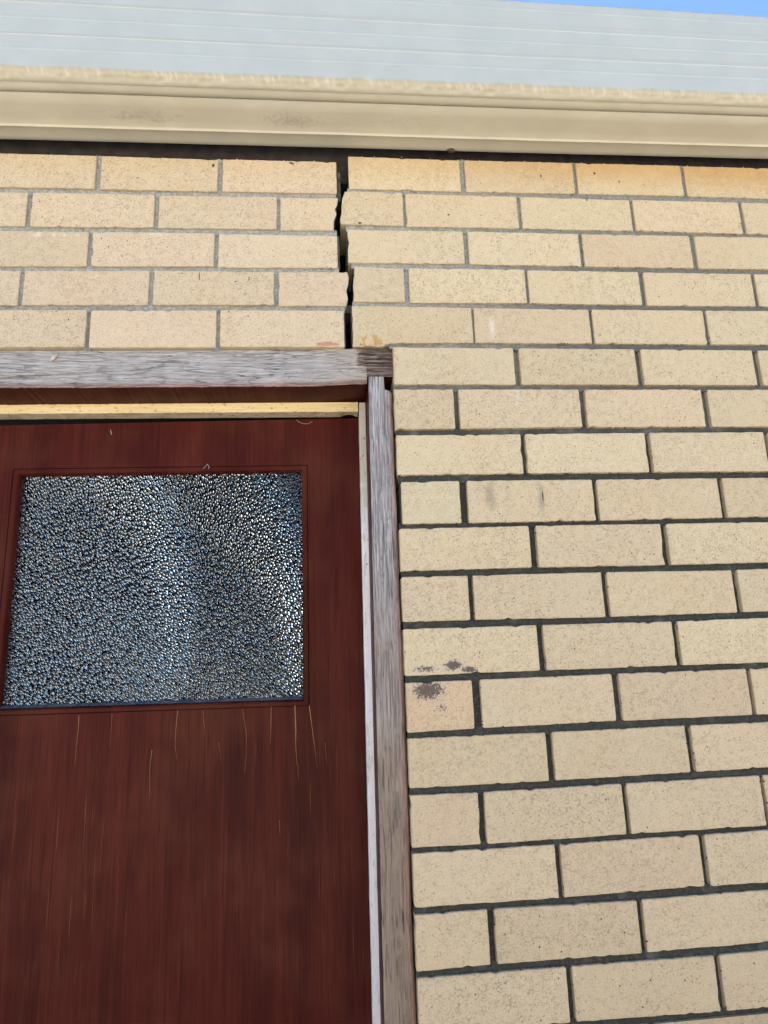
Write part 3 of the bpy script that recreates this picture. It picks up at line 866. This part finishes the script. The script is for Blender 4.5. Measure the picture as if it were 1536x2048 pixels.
# bed under the last course in view and the backs of all joints
lst = rows[(17, 'R')]
bot = row_line(lst, False)
patch(lst[0][0], 0.95, lambda x: lerp_pl(bot, x) + 0.003, lambda x: lerp_pl(bot, x) - 0.012, 0.0065, 0.0020, 0.004, 7, 0.0052)
cV, cF = [], []
def crumb(x, y, z, r):
    b = len(cV)
    q = [r * random.uniform(0.6, 1.3) for _ in range(6)]
    cV.extend([(x - q[0], y, z), (x, y - q[1] * 0.7, z), (x + q[2], y, z), (x, y + r, z), (x + r * .2, y, z + q[3] * 0.8), (x, y, z - q[4] * 0.8)])
    for i in range(4):
        j = (i + 1) % 4
        cF.append((b + i, b + j, b + 4)); cF.append((b + j, b + i, b + 5))
for (r, sd), lst in rows.items():
    top, bot = row_line(lst, True), row_line(lst, False)
    xa, xb = max(lst[0][0], -0.78), min(lst[-1][1], 0.85)
    n = int((xb - xa) * 150)
    for _ in range(n):
        x = random.uniform(xa, xb)
        gaps = [(a[1], c[0]) for a, c in zip(lst[:-1], lst[1:])]
        k = random.random()
        if k < 0.62: z = lerp_pl(bot, x) + random.gauss(-0.0008, 0.0006)
        elif k < 0.8: z = lerp_pl(top, x) + random.gauss(0.0008, 0.0006)
        else:
            ga, gb = random.choice(gaps)
            x = (ga if random.random() < .5 else gb) + random.gauss(0, 0.0006)
            z = random.uniform(lerp_pl(bot, x), lerp_pl(top, x))
        if sd == 'L' and r == 4 and k < 0.62: continue
        crumb(x, random.uniform(0.0005, 0.0022), z, random.choice((0.0009, 0.0012, 0.0016, 0.0022)))
mc = mesh("mortar_crumbs", cV, cF, M_MORTAR, wall, smooth=True)
mc['kind'] = 'stuff'
mo = mesh("mortar", mV, mF, M_MORTAR, wall, smooth=True)
mo['kind'] = 'stuff'
mV, mF = [], []
def lump(x0, x1, z0, z1, y0, y1, seed):
    """squeezed-out mortar left standing on a parted face: a rough block"""
    b = len(mV)
    nj = 9
    for j in range(nj + 1):
        z = z0 + (z1 - z0) * j / nj
        for (x, y) in ((x0, y1), (x0, y0), (x1, y0), (x1, y1)):
            w = 0.0016 * nz(z * 120, seed, x * 50)
            mV.append((x + (w if x == x1 or x0 > x1 else 0), y + 0.001 * nz(z * 90, seed + 2, x * 40), z))
    for j in range(nj):
        for i in range(3):
            p = b + j * 4 + i
            mF.append((p, p + 1, p + 5, p + 4))
    mF.append((b, b + 3, b + 2, b + 1)); mF.append((b + nj * 4, b + nj * 4 + 1, b + nj * 4 + 2, b + nj * 4 + 3))
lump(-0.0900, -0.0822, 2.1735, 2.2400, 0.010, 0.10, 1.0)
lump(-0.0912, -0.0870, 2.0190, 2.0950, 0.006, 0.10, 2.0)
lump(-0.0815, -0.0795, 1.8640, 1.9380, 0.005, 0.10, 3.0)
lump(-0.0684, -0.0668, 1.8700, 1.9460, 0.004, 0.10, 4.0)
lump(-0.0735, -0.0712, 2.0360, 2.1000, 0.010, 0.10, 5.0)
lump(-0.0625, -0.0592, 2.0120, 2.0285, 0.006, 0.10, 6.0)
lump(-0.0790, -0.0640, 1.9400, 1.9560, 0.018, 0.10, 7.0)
ml = mesh("mortar_crust", mV, mF, M_CRACKSHADE, wall)
ml['kind'] = 'stuff'

# brickwork outside the frame: one joined part, with its mortar behind
V, F = [], []
def course(x0, x1, zt, off):
    x = x0
    first = True
    while x < x1 - 0.02:
        w = off if first and off else 0.23
        e = min(x + w, x1)
        box_geo(x, e, random.uniform(-.001, .001), 0.10, zt - 0.076, zt, V, F)
        x = e + 0.01
        first = False
for r in range(0, 27):
    if (r, 'R') in rows:
        lst = rows[(r, 'R')]
        course(lst[-1][1] + 0.01, 2.40, lst[-1][3], 0)
    else:
        course(0.006, 2.40, 0.8350 - 0.0862 * (r - 17), 0.11 if r % 2 == 0 else 0)
    if r < 5:
        lst = rows[(r, 'L')]
        a = lst[0][0]
        x = a - 0.01
        while x > -2.6:
            box_geo(max(x - 0.23, -2.6), x, random.uniform(-.001, .001), 0.10, lst[0][4], lst[0][4] + 0.0725, V, F)
            x -= 0.24
    else:
        zt = 1.845 - 0.0862 * (r - 5)
        course(-2.60, -0.93, zt, 0.11 if r % 2 == 0 else 0)
rest = mesh("brick_courses", V, F, M_BRICK, wall)
rest['kind'] = 'stuff'
rest.color = (0.49, 0.39, 0.25, 1)
V, F = [], []
def sheet(x0, x1, z0, z1, y):
    b = len(V)
    V.extend([(x0, y, z0), (x1, y, z0), (x1, y, z1), (x0, y, z1)]); F.append((b, b + 1, b + 2, b + 3))
sheet(-0.062, 2.40, 1.868, 2.262, 0.012)
sheet(0.010, 2.40, 0.0, 1.866, 0.012)
sheet(-2.60, -0.101, 1.866, 2.240, 0.012)
sheet(-2.60, -0.93, 0.0, 1.86, 0.012)
mb = mesh("mortar_bed", V, F, M_MORTAR, wall)
mb['kind'] = 'stuff'

# ------------------------------------------------------------------ timber in the gap above the bricks
V, F = [], []
nx = 200
for i in range(nx + 1):
    x = -2.6 + 5.0 * i / nx
    for (y, z) in ((0.120, 2.235), (0.034, 2.235), (0.030, 2.240), (0.030, 2.40), (0.120, 2.40)):
        V.append((x, y + 0.0012 * nz(x * 9, y * 30, z * 30), z + 0.016 * x * 0.5 + 0.001 * nz(x * 7, 2, z * 20)))
for i in range(nx):
    for j in range(4):
        p = i * 5 + j
        F.append((p, p + 5, p + 6, p + 1))
tb = mesh("timber_plate", V, F, M_DARKWOOD)
tag(tb, "dark old timber plate showing in the gap between the bricks and the eave lining", "timber beam")

# ------------------------------------------------------------------ eave gutter
GX0, GX1 = -2.6, 2.4
xs = []
x = GX0
while x < GX1:
    xs.append(x)
    x += 0.004 if -0.95 < x < 1.05 else 0.05
xs.append(GX1)
def extrude(name, prof, wr, mat, parent):
    """prof: (distance out from the wall, height); wr: how strongly each point takes the wrinkle of the folded edge"""
    V, F = [], []
    n = len(prof)
    for x in xs:
        lift = 0.0165 * x
        for k, (d, z) in enumerate(prof):
            w = wr[k]
            e = w * (0.0011 * nz(x * 110, 2.0, k * 0.22) + 0.0008 * nz(x * 260, 7.0, k * 0.3)) if w else 0.0
            oil = 0.0006 * nz(x * 2.3, d * 6, z * 5) + 0.0002 * nz(x * 11, d * 20, z * 12)
            dip = max(0.0, (z - 2.31) / 0.19) * (-0.009 - 0.016 * x) if k and d > 0.12 else 0.0
            V.append((x, -(d + e + oil), z + lift + dip - e * 0.8 + oil))
    for i in range(len(xs) - 1):
        for k in range(n - 1):
            p = i * n + k
            F.append((p, p + 1, p + n + 1, p + n))
    o = mesh(name, V, F, mat, parent, smooth=True)
    return o
gut = thing("eave_gutter", "deep cream steel gutter with folded lower edge along the eave above the bricks", "gutter", (0, 0, 0))
B = 2.2865
sof = [(-0.030, B + 0.060), (0.0005, B + 0.060), (0.0010, B + 0.004), (0.0018, B + 0.0012), (0.004, B), (0.012, B), (0.0345, B), (0.0362, B - 0.0008), (0.0372, B - 0.0026), (0.0385, B - 0.0034), (0.0398, B - 0.0026), (0.0408, B - 0.0006),
       (0.0425, B), (0.060, B), (0.085, B), (0.1075, B), (0.1086, B + 0.0012), (0.1088, B + 0.030)]
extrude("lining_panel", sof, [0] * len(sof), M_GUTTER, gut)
tr = [(0.1115, B + 0.10), (0.1115, B + 0.003), (0.1120, B + 0.0004), (0.1130, B - 0.0008), (0.120, B - 0.0008), (0.1275, B - 0.0006), (0.1298, B + 0.0006), (0.1312, B + 0.0002), (0.1330, B - 0.0006)]
wr = [0, 0, 0, 0, 0, 0, 0.6, 0.8, 1]
for i in range(1, 10):
    a = math.radians(i * 10 - 5)
    tr.append((0.1345 + 0.0150 * math.sin(a), B + 0.0146 - 0.0152 * math.cos(a)))
    wr.append(1.0 if i < 8 else 0.5)
ribs = {2.334: 0.0005, 2.3635: 0.0008, 2.3985: 0.0005, 2.4305: 0.0008, 2.4785: 0.0004}
fz = [(2.303, 0.0), (2.309, 0.0), (2.320, 0.0)]
for zr in sorted(ribs):
    fz += [(zr - 0.0050, 0.0), (zr - 0.0016, 0.0), (zr - 0.0008, 0.0), (zr, ribs[zr]), (zr + 0.0012, ribs[zr] * 0.9), (zr + 0.0060, 0.0), (zr + 0.0075, 0.0), (zr + 0.014, 0.0)]
for z, g in fz:
    tr.append((0.1496 + g, z)); wr.append(0)
for d, z in ((0.1496, 2.496), (0.1494, 2.499), (0.1484, 2.5022), (0.1465, 2.5035), (0.1440, 2.5028), (0.1425, 2.5005), (0.1430, 2.498), (0.1455, 2.495), (0.1475, 2.491), (0.1478, 2.31)):
    tr.append((d, z)); wr.append(0)
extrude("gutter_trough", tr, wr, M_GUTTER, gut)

# roof behind the gutter
V, F = [], []
nx = 260
for i in range(nx + 1):
    x = -2.75 + 5.3 * i / nx
    c = 0.009 * math.sin(x * 2 * math.pi / 0.076)
    V += [(x, -0.10, 2.43 + c + 0.0165 * x), (x, 4.6, 3.55 + c), (x, 4.6, 3.50), (x, -0.10, 2.40 + 0.0165 * x)]
for i in range(nx):
    p = i * 4
    for k in range(4):
        F.append((p + k, p + 4 + k, p + 4 + (k + 1) % 4, p + (k + 1) % 4))
rf = mesh("house_roof", V, F, M_ROOF)
tag(rf, "corrugated steel roof rising behind the gutter", "roof")

# ------------------------------------------------------------------ door frame
frame = thing("door_frame", "weathered grey timber door frame with a rotten top corner", "door frame")

HT = [(-0.95, 1.8475), (-0.684, 1.8519), (-0.1264, 1.8605), (0.0074, 1.8665)]
HBm = [(-0.95, 1.7785), (-0.68, 1.7816), (-0.127, 1.7885), (-0.048, 1.7945), (-0.0425, 1.7950)]
def head_piece():
    V, F, mi, ed, rot = [], [], [], [], []
    xs2 = [-0.95 + (0.9574) * i / 330 for i in range(331)]
    xs2 = [x for x in xs2 if abs(x + 0.0415) > 0.0016]
    k = next(i for i, x in enumerate(xs2) if x > -0.0415)
    xs2[k:k] = [-0.0416, -0.0413]
    NZ = 64
    def bottom(x):
        if x > -0.0415: return 1.8085 + 0.0012 * nz(x * 120, 0, 5)
        return lerp_pl(HBm, x) + 0.0006 * nz(x * 40, 0, 2) + 0.0007 * nz(x * 150, 0, 3)
    for x in xs2:
        zb = bottom(x); zt = lerp_pl(HT, x) + 0.0006 * nz(x * 45, 1, 2)
        rr = sstep(-0.085, -0.030, x + 0.012 * nz(x * 5, 2, 1))
        for j in range(NZ + 1):
            t = j / NZ
            z = zb + (zt - zb) * t
            y = 0.010 + 0.0009 * nz(x * 6, 1, z * 260) + 0.0004 * nz(x * 30, 5, z * 500)
            # layered rot: long shelves of soft wood eaten back between hard bands
            upper = sstep(1.822, 1.834, z + 0.006 * nz(x * 30, 9, 1))
            band = math.sin(z * 900 + 3.0 * nz(x * 22, 3, z * 40))
            q = rr * (0.55 + 0.45 * upper)
            y += q * (0.0035 + 0.0042 * max(-0.6, min(0.8, band * 1.3)) + 0.003 * nz(x * 60, 8, z * 160))
            # a long split on the left half
            zs = 1.8002 + (x + 0.675) * 0.085
            if -0.95 < x < -0.47:
                y += 0.005 * math.exp(-((z - zs) / 0.0016) ** 2) * sstep(-0.47, -0.56, x)
            zs2 = 1.7845 + (x + 0.127) * 0.12 + 0.0018 * nz(x * 40, 0, 8) + 0.006
            if -0.115 < x < -0.042:
                y += 0.004 * math.exp(-((z - zs2) / 0.0014) ** 2) * sstep(-0.115, -0.09, x)
            if t == 0: y += 0.0012
            if t == 1: y += 0.0012
            V.append((x, y, z)); rot.append(rr * (0.35 + 0.65 * upper) if x < -0.0415 else rr)
            dz = z - lerp_pl(HBm, x) if x < -0.0415 else 1
            ed.append(max(0.0, 1.0 - dz / 0.030) if dz < 1 else 0.55)
    n = NZ + 1
    for i in range(len(xs2) - 1):
        for j in range(NZ):
            p = i * n + j
            F.append((p, p + n, p + n + 1, p + 1)); mi.append(0)
    # underside, top and ends
    b = len(V)
    for i, x in enumerate(xs2):
        V.append((x, 0.13, bottom(x))); ed.append(1); rot.append(0)
        V.append((x, 0.13, lerp_pl(HT, x))); ed.append(0); rot.append(0)
    for i in range(len(xs2) - 1):
        F.append((i * n, b + 2 * i, b + 2 * i + 2, (i + 1) * n)); mi.append(1)
        F.append((i * n + NZ, (i + 1) * n + NZ, b + 2 * i + 3, b + 2 * i + 1)); mi.append(0)
    L = len(xs2) - 1
    F.append(tuple([L * n + j for j in range(n)][::-1] + [b + 2 * L, b + 2 * L + 1][::1])); mi.append(0)
    F.append(tuple([j for j in range(n)] + [b + 1, b])); mi.append(0)
    mesh("head", V, F, [M_HEAD, M_REDF], frame, attrs={'edge': ed, 'rot': rot}, mi=mi)
head_piece()

def jamb_piece(name, xl, xr, ztl, ztr, xsplit, z0, flip=False):
    V, F, mi, ed, rot = [], [], [], [], []
    NX = 16
    us = [i / NX for i in range(NX + 1)]
    cols = []
    for u in us: cols.append(u)
    if xsplit: cols = sorted(cols + [xsplit - 0.0005, xsplit + 0.0005])
    NZ2 = 300
    n = NZ2 + 1
    for u in cols:
        top = ztl if (not xsplit or u < xsplit) else ztr - 0.006 * (u - xsplit) / (1 - xsplit) + 0.002 * nz(u * 9, 0, 1)
        for j in range(n):
            t = j / NZ2
            z = z0 + (top - z0) * t
            a, c = lerp_pl(xl, z), lerp_pl(xr, z)
            c += 0.0012 * nz(3, z * 6, 1) + 0.0006 * nz(3, z * 40, 1)
            a += 0.0004 * nz(5, z * 30, 1)
            if xsplit: c -= 0.003 * sstep(1.770, 1.79, z)
            x = a + (c - a) * u
            y = 0.010 + 0.0007 * nz(x * 300, 2, z * 5) + 0.0004 * nz(x * 700, 4, z * 18)
            rc = 0.003
            if u > 0.92: y += rc * ((u - 0.92) / 0.08) ** 2 * 1.3
            if u < 0.05: y += 0.0012 * ((0.05 - u) / 0.05) ** 2
            V.append((x, y, z)); ed.append(1 - u if flip else u); rot.append(0.0)
    for i in range(len(cols) - 1):
        for j in range(NZ2):
            p = i * n + j
            F.append((p, p + n, p + n + 1, p + 1)); mi.append(0)
    b = len(V)
    L = len(cols) - 1
    for j in range(n):
        V.append((V[j][0], 0.13, V[j][2])); ed.append(0); rot.append(0)
        V.append((V[L * n + j][0], 0.13, V[L * n + j][2])); ed.append(1); rot.append(0)
    for j in range(NZ2):
        F.append((j, j + 1, b + 2 * j + 2, b + 2 * j)); mi.append(0 if flip else 1)
        F.append((L * n + j + 1, L * n + j, b + 2 * j + 1, b + 2 * j + 3)); mi.append(1 if flip else 0)
    # end grain on top
    tb = len(V)
    for i in range(len(cols)):
        q = V[i * n + NZ2]
        V.append((q[0], 0.13, q[2])); ed.append(0); rot.append(0)
    for i in range(L):
        F.append((i * n + NZ2, (i + 1) * n + NZ2, tb + i + 1, tb + i)); mi.append(0)
    return mesh(name, V, F, [M_JAMB, M_REDF], frame, attrs={'edge': ed, 'rot': rot}, mi=mi)
jamb_piece("jamb", [(0.1, -0.0475), (0.7758, -0.0446), (1.2377, -0.0428), (1.62, -0.0405), (1.8087, -0.0387)],
           [(0.1, 0.0022), (0.772, 0.0026), (1.2358, 0.0046), (1.62, 0.0036), (1.78, 0.0034)], 1.8075, 1.7835, 0.70, 0.10)
jamb_piece("jamb", [(0.1, -0.926), (1.78, -0.926)], [(0.1, -0.876), (1.78, -0.876)], 1.7775, 1.7775, None, 0.10, True)

def stop_strip(name, p0, p1, w0, w1, mat, horiz, split_end=False):
    """square strip of moulding between two points; w: its extent below (horizontal) or to the right (vertical)"""
    V, F, ed = [], [], []
    N = 160
    for i in range(N + 1):
        t = i / N
        x = p0[0] + (p1[0] - p0[0]) * t; z = p0[1] + (p1[1] - p0[1]) * t
        w = w0 + (w1 - w0) * t
        j1 = 0.0005 * nz(t * 30, 1, 2) + 0.0004 * nz(t * 90, 5, 2)
        j2 = 0.0005 * nz(t * 26, 7, 2) + 0.0005 * nz(t * 110, 9, 2)
        c = 0.0012
        if horiz:
            drop = 0.0
            if split_end: drop = 0.0045 * sstep(0.955, 0.975, t) * (1 - sstep(0.985, 1.0, t))
            ring = [(0.0862, 0.0), (0.0862 + j1, -w + c + j2), (0.0862 + c, -w + j2), (0.1150 + j1, -w + j1 + drop), (0.1150, 0.0)]
            for k, (y, dz) in enumerate(ring):
                V.append((x, y, z + dz - 0.0006)); ed.append(0.0 if k < 2 else 1.0)
        else:
            ring = [(j1, 0.115), (j1, 0.0862 + c), (c + j1, 0.0862 + j2 * .5), (w - c, 0.0862 + j2 * .5), (w, 0.0862 + c), (w, 0.115)]
            for k, (dx, y) in enumerate(ring):
                V.append((x + dx, y, z)); ed.append(0.0)
    n = len(ring)
    for i in range(N):
        for k in range(n):
            p = i * n + k; q = i * n + (k + 1) % n
            F.append((p, p + n, q + n, q) if horiz else (p, q, q + n, p + n))
    F.append(tuple(range(n)) if horiz else tuple(range(n))[::-1])
    F.append(tuple(N * n + k for k in range(n))[::-1] if horiz else tuple(N * n + k for k in range(n)))
    o = mesh(name, V, F, mat, frame, attrs={'edge': ed})
    return o
o = stop_strip("door_stop", (-0.875, 1.7805), (-0.0548, 1.7895), 0.0172, 0.0192, M_STOPH, True, True)
o['label'] = "bare yellow stop strip along the top"
o = stop_strip("door_stop", (-0.0590, 0.1), (-0.0525, 1.7880), 0.0125, 0.0126, M_STOPV, False)
o['label'] = "white stop strip down the right side, stained near its top"

# ------------------------------------------------------------------ door
door = thing("front_door", "dark red wooden door with a pebbled glass pane", "door", (0, 0, 0))
YF = 0.118
def quad_ring(outer, inner, y, yb, name, mat, parent):
    V = [(x, y, z) for x, z in outer] + [(x, y, z) for x, z in inner] + [(x, yb, z) for x, z in outer] + [(x, yb, z) for x, z in inner]
    F = []
    for i in range(4):
        j = (i + 1) % 4
        F.append((i, j, 4 + j, 4 + i)); F.append((8 + j, 8 + i, 12 + i, 12 + j))
        F.append((j, i, 8 + i, 8 + j)); F.append((4 + i, 4 + j, 12 + j, 12 + i))
    return mesh(name, V, F, mat, parent)
OUT = [(-0.872, 0.125), (-0.0440, 0.125), (-0.0440, 1.7685), (-0.872, 1.7500)]
BO = [(-0.6925, 1.2312), (-0.1545, 1.2268), (-0.1545, 1.6712), (-0.6925, 1.6672)]   # outside of the beads
g = 0.0013
HOLE = [(BO[0][0] - g, BO[0][1] - g), (BO[1][0] + g, BO[1][1] - g), (BO[2][0] + g, BO[2][1] + g), (BO[3][0] - g, BO[3][1] + g)]
quad_ring(OUT, HOLE, YF, YF + 0.036, "door_leaf", M_RED, door)
BW = 0.0102
BI = [(BO[0][0] + BW, BO[0][1] + BW), (BO[1][0] - BW, BO[1][1] + BW), (BO[2][0] - BW, BO[2][1] - BW), (BO[3][0] + BW, BO[3][1] - BW)]
def corner(i, f):
    return (BO[i][0] + (BI[i][0] - BO[i][0]) * f, BO[i][1] + (BI[i][1] - BO[i][1]) * f)
bp_prof = [(-0.5, 0.034), (-0.5, 0.0045), (0.0, 0.0040), (0.0, 0.0012), (0.06, -0.0012), (0.58, -0.0016), (0.80, -0.0004), (0.95, 0.0030), (1.0, 0.0060), (1.0, 0.034)]
for i in range(4):
    j = (i + 1) % 4
    V, F = [], []
    for f, d in bp_prof:
        a, c = corner(i, f), corner(j, f)
        V += [(a[0], YF + d, a[1]), (c[0], YF + d, c[1])]
    n = len(bp_prof)
    for k in range(n - 1):
        F.append((2 * k, 2 * k + 1, 2 * k + 3, 2 * k + 2))
    F.append(tuple(range(0, 2 * n, 2))); F.append(tuple(range(1, 2 * n, 2))[::-1])
    mesh("glazing_bead", V, F, M_REDF, door)
GY = YF + 0.0165
V, F = [], []
e = 0.006
GI = [(BI[0][0] - e, BI[0][1] - e), (BI[1][0] + e, BI[1][1] - e), (BI[2][0] + e, BI[2][1] + e), (BI[3][0] - e, BI[3][1] + e)]
V = [(x, GY, z) for x, z in GI] + [(x, GY + 0.005, z) for x, z in GI]
F = [(0, 1, 2, 3), (7, 6, 5, 4), (1, 0, 4, 5), (2, 1, 5, 6), (3, 2, 6, 7), (0, 3, 7, 4)]
V = [(x + (0.0101 - e if 0 else 0), y, z) for x, y, z in V]
mesh("glass_pane", V, F, [M_GLASS, M_GLASSB], door, mi=[0, 1, 1, 1, 1, 1])
# putty fillet along the foot of the pane
V, F = [], []
N = 120
for i in range(N + 1):
    t = i / N
    x = BI[0][0] + (BI[1][0] - BI[0][0]) * t; z = BI[0][1] + (BI[1][1] - BI[0][1]) * t
    h = 0.0052 + 0.0012 * nz(x * 30, 1, 1) + 0.0006 * nz(x * 110, 1, 2)
    V += [(x, GY - 0.0085, z + 0.0004), (x, GY - 0.006 + 0.0006 * nz(x * 60, 3, 3), z + h * 0.55), (x, GY - 0.0006, z + h)]
for i in range(N):
    for k in range(2):
        p = i * 3 + k
        F.append((p, p + 3, p + 4, p + 1))
mesh("putty_fillet", V, F, M_PUTTY, door, smooth=True)
# splits in the veneer where bare wood shows
for w, pl in CRACKS:
    dens = []
    for a, c in zip(pl[:-1], pl[1:]):
        for k in range(4):
            t = k / 4
            dens.append((a[0] + (c[0] - a[0]) * t, a[1] + (c[1] - a[1]) * t))
    dens.append(pl[-1])
    V, F = [], []
    n = len(dens)
    for i, (x, z) in enumerate(dens):
        t = i / (n - 1)
        hw = 0.00024 * w * (1.0 - t) ** 0.6 + 0.00010
        x += 0.0004 * nz(x * 200, 2, z * 160)
        V += [(x - hw, YF - 0.0002, z), (x, YF - 0.0009, z), (x + hw, YF - 0.0002, z)]
    for i in range(n - 1):
        p = i * 3
        F.append((p, p + 3, p + 4, p + 1)); F.append((p + 1, p + 4, p + 5, p + 2))
    mesh("veneer_split", V, F, M_CRACK, door)
# weathered threshold below, out of the picture
st = box("door_step", -1.05, 0.12, -0.32, 0.16, 0.0, 0.095, M_GROUND)
tag(st, "concrete step below the red door", "step")

# ------------------------------------------------------------------ small things
def tube(name, pts, rad, mat, parent=None, sides=5):
    V, F = [], []
    n = len(pts)
    for i, p in enumerate(pts):
        p = Vector(p)
        d = (Vector(pts[min(i + 1, n - 1)]) - Vector(pts[max(i - 1, 0)])).normalized()
        a = d.cross(Vector((0.3, 1, 0.2))).normalized(); b = d.cross(a)
        r = rad(i / (n - 1)) if callable(rad) else rad
        for k in range(sides):
            t = 2 * math.pi * k / sides
            V.append(tuple(p + a * (r * math.cos(t)) + b * (r * math.sin(t))))
    for i in range(n - 1):
        for k in range(sides):
            q = (k + 1) % sides
            F.append((i * sides + k, i * sides + q, (i + 1) * sides + q, (i + 1) * sides + k))
    F.append(tuple(range(sides))[::-1]); F.append(tuple((n - 1) * sides + k for k in range(sides)))
    return mesh(name, V, F, mat, parent, smooth=True)

# cocoon hanging on the lintel
pts = [(-0.5862 - 0.010 * t, 0.0075 - 0.002 * math.sin(t * 3.1), 1.8440 - 0.0125 * t) for t in [i / 8 for i in range(9)]]
c = tube("insect_cocoon", pts, lambda t: 0.0006 + 0.0027 * math.sin(math.pi * min(1, 0.12 + t * 0.8)) ** 0.8, M_PUPA, None, 8)
tag(c, "small pale cocoon stuck on the grey lintel", "cocoon")
# cobweb threads on the top edge of the door and on the glazing bead
def web(label, pts, rad=0.00022):
    P = []
    for i in range(len(pts) - 1):
        for k in range(6):
            t = k / 6
            a, c = Vector(pts[i]), Vector(pts[i + 1])
            P.append(a.lerp(c, t))
    P.append(Vector(pts[-1]))
    tag(tube("cobweb_thread", [tuple(p) for p in P], rad, M_WEB, None, 4), label, "cobweb")
web("curved cobweb thread hanging from the door top near its right corner", [(-0.1745, .1165, 1.7645), (-0.1685, .1150, 1.7585), (-0.160, .1145, 1.7553), (-0.151, .1150, 1.7555), (-0.143, .1160, 1.7605)])
web("short white cobweb scrap at the middle of the glazing bead top", [(-0.3500, .1160, 1.6655), (-0.3455, .1150, 1.6700), (-0.3420, .1150, 1.6745), (-0.3385, .1155, 1.6690), (-0.3400, .1160, 1.6640)], 0.00032)
web("pale cobweb scrap on the red door left of centre, below its top edge", [(-0.5240, .1170, 1.7440), (-0.5225, .1165, 1.7380), (-0.5215, .1170, 1.7345)], 0.0004)
web("white wisp of cobweb rising above the gutter against the sky", [(0.437, -0.146, 2.5210), (0.4345, -0.147, 2.5290), (0.4385, -0.147, 2.5385), (0.4400, -0.147, 2.5480), (0.4392, -0.147, 2.5600)], lambda t: 0.0009 * (0.6 + 0.6 * math.sin(t * 5)))
# lump of mud under the eave lining
V, F = [], []
for i in range(7):
    a = math.pi * i / 6
    for k in range(9):
        t = 2 * math.pi * k / 9
        q = 1 + 0.3 * nz(i * 0.9, k * 1.1, 4)
        V.append((0.1395 + 0.0085 * math.sin(a) * math.cos(t) * q, -0.004 + 0.006 * math.sin(a) * math.sin(t) * q, 2.2885 - 0.0055 * math.cos(a) * q))
for i in range(6):
    for k in range(9):
        F.append((i * 9 + k, i * 9 + (k + 1) % 9, (i + 1) * 9 + (k + 1) % 9, (i + 1) * 9 + k))
tag(mesh("mud_lump", V, F, M_INSECT, None, True), "small dark mud lump stuck under the eave lining above a brick joint", "mud nest")
# ------------------------------------------------------------------ across the yard behind the viewer: what the pane and the paint reflect
gw = thing("garden_wall", "beige rendered garden wall across the yard, facing the door", "wall", (0, -6.5, 0))
V, F = [], []
box_geo(-9, 9, -0.1, 0.1, 0.0, 1.75, V, F)
mesh("wall_body", V, F, M_RENDER, gw)
V, F = [], []
box_geo(-9.02, 9.02, -0.14, 0.14, 1.753, 1.82, V, F)
mesh("coping", V, F, M_RENDER, gw)

def tree(x, y, h, cw, seed, label):
    rs = random.Random(seed)
    t = thing("garden_tree", label, "tree", (x, y, 0), "trees behind the garden wall")
    pts = [(0.05 * math.sin(i), 0.04 * math.cos(i * 1.3), h * 0.75 * i / 8) for i in range(9)]
    tr_ = tube("trunk", pts, lambda q: 0.14 * (1 - 0.75 * q), M_BARK, t, 8)
    for k in range(7):
        a = rs.uniform(0, 6.28); z0 = h * rs.uniform(0.3, 0.6)
        lp = [(math.cos(a) * cw * 0.8 * q, math.sin(a) * cw * 0.8 * q, z0 + h * 0.25 * q ** 0.8) for q in [i / 5 for i in range(6)]]
        tube("limb", lp, lambda q: 0.05 * (1 - 0.8 * q), M_BARK, t, 6)
    V, F = [], []
    cl = [(rs.uniform(-1, 1) * cw * 0.75, rs.uniform(-1, 1) * cw * 0.75, h * rs.uniform(0.42, 0.95), rs.uniform(0.35, 0.6) * cw) for _ in range(16)]
    for _ in range(5200):
        cx, cy, cz, cr = rs.choice(cl)
        v = Vector((rs.gauss(0, 1), rs.gauss(0, 1), rs.gauss(0, 1))).normalized() * cr * rs.random() ** 0.45
        p = Vector((cx, cy, cz)) + v
        a = Vector((rs.gauss(0, 1), rs.gauss(0, 1), rs.gauss(0, 1))).normalized(); b2 = a.orthogonal().normalized(); s = rs.uniform(0.05, 0.09)
        b = len(V)
        V += [tuple(p - a * s), tuple(p + b2 * s * 0.5), tuple(p + a * s), tuple(p - b2 * s * 0.5)]
        F.append((b, b + 1, b + 2, b + 3))
    mesh("crown", V, F, M_LEAF, t)
tree(0.9, -8.6, 4.0, 1.5, 3, "dense tree behind the garden wall, straight across from the door")
tree(-3.6, -9.4, 3.2, 1.2, 5, "smaller tree behind the garden wall, left of the dense one")
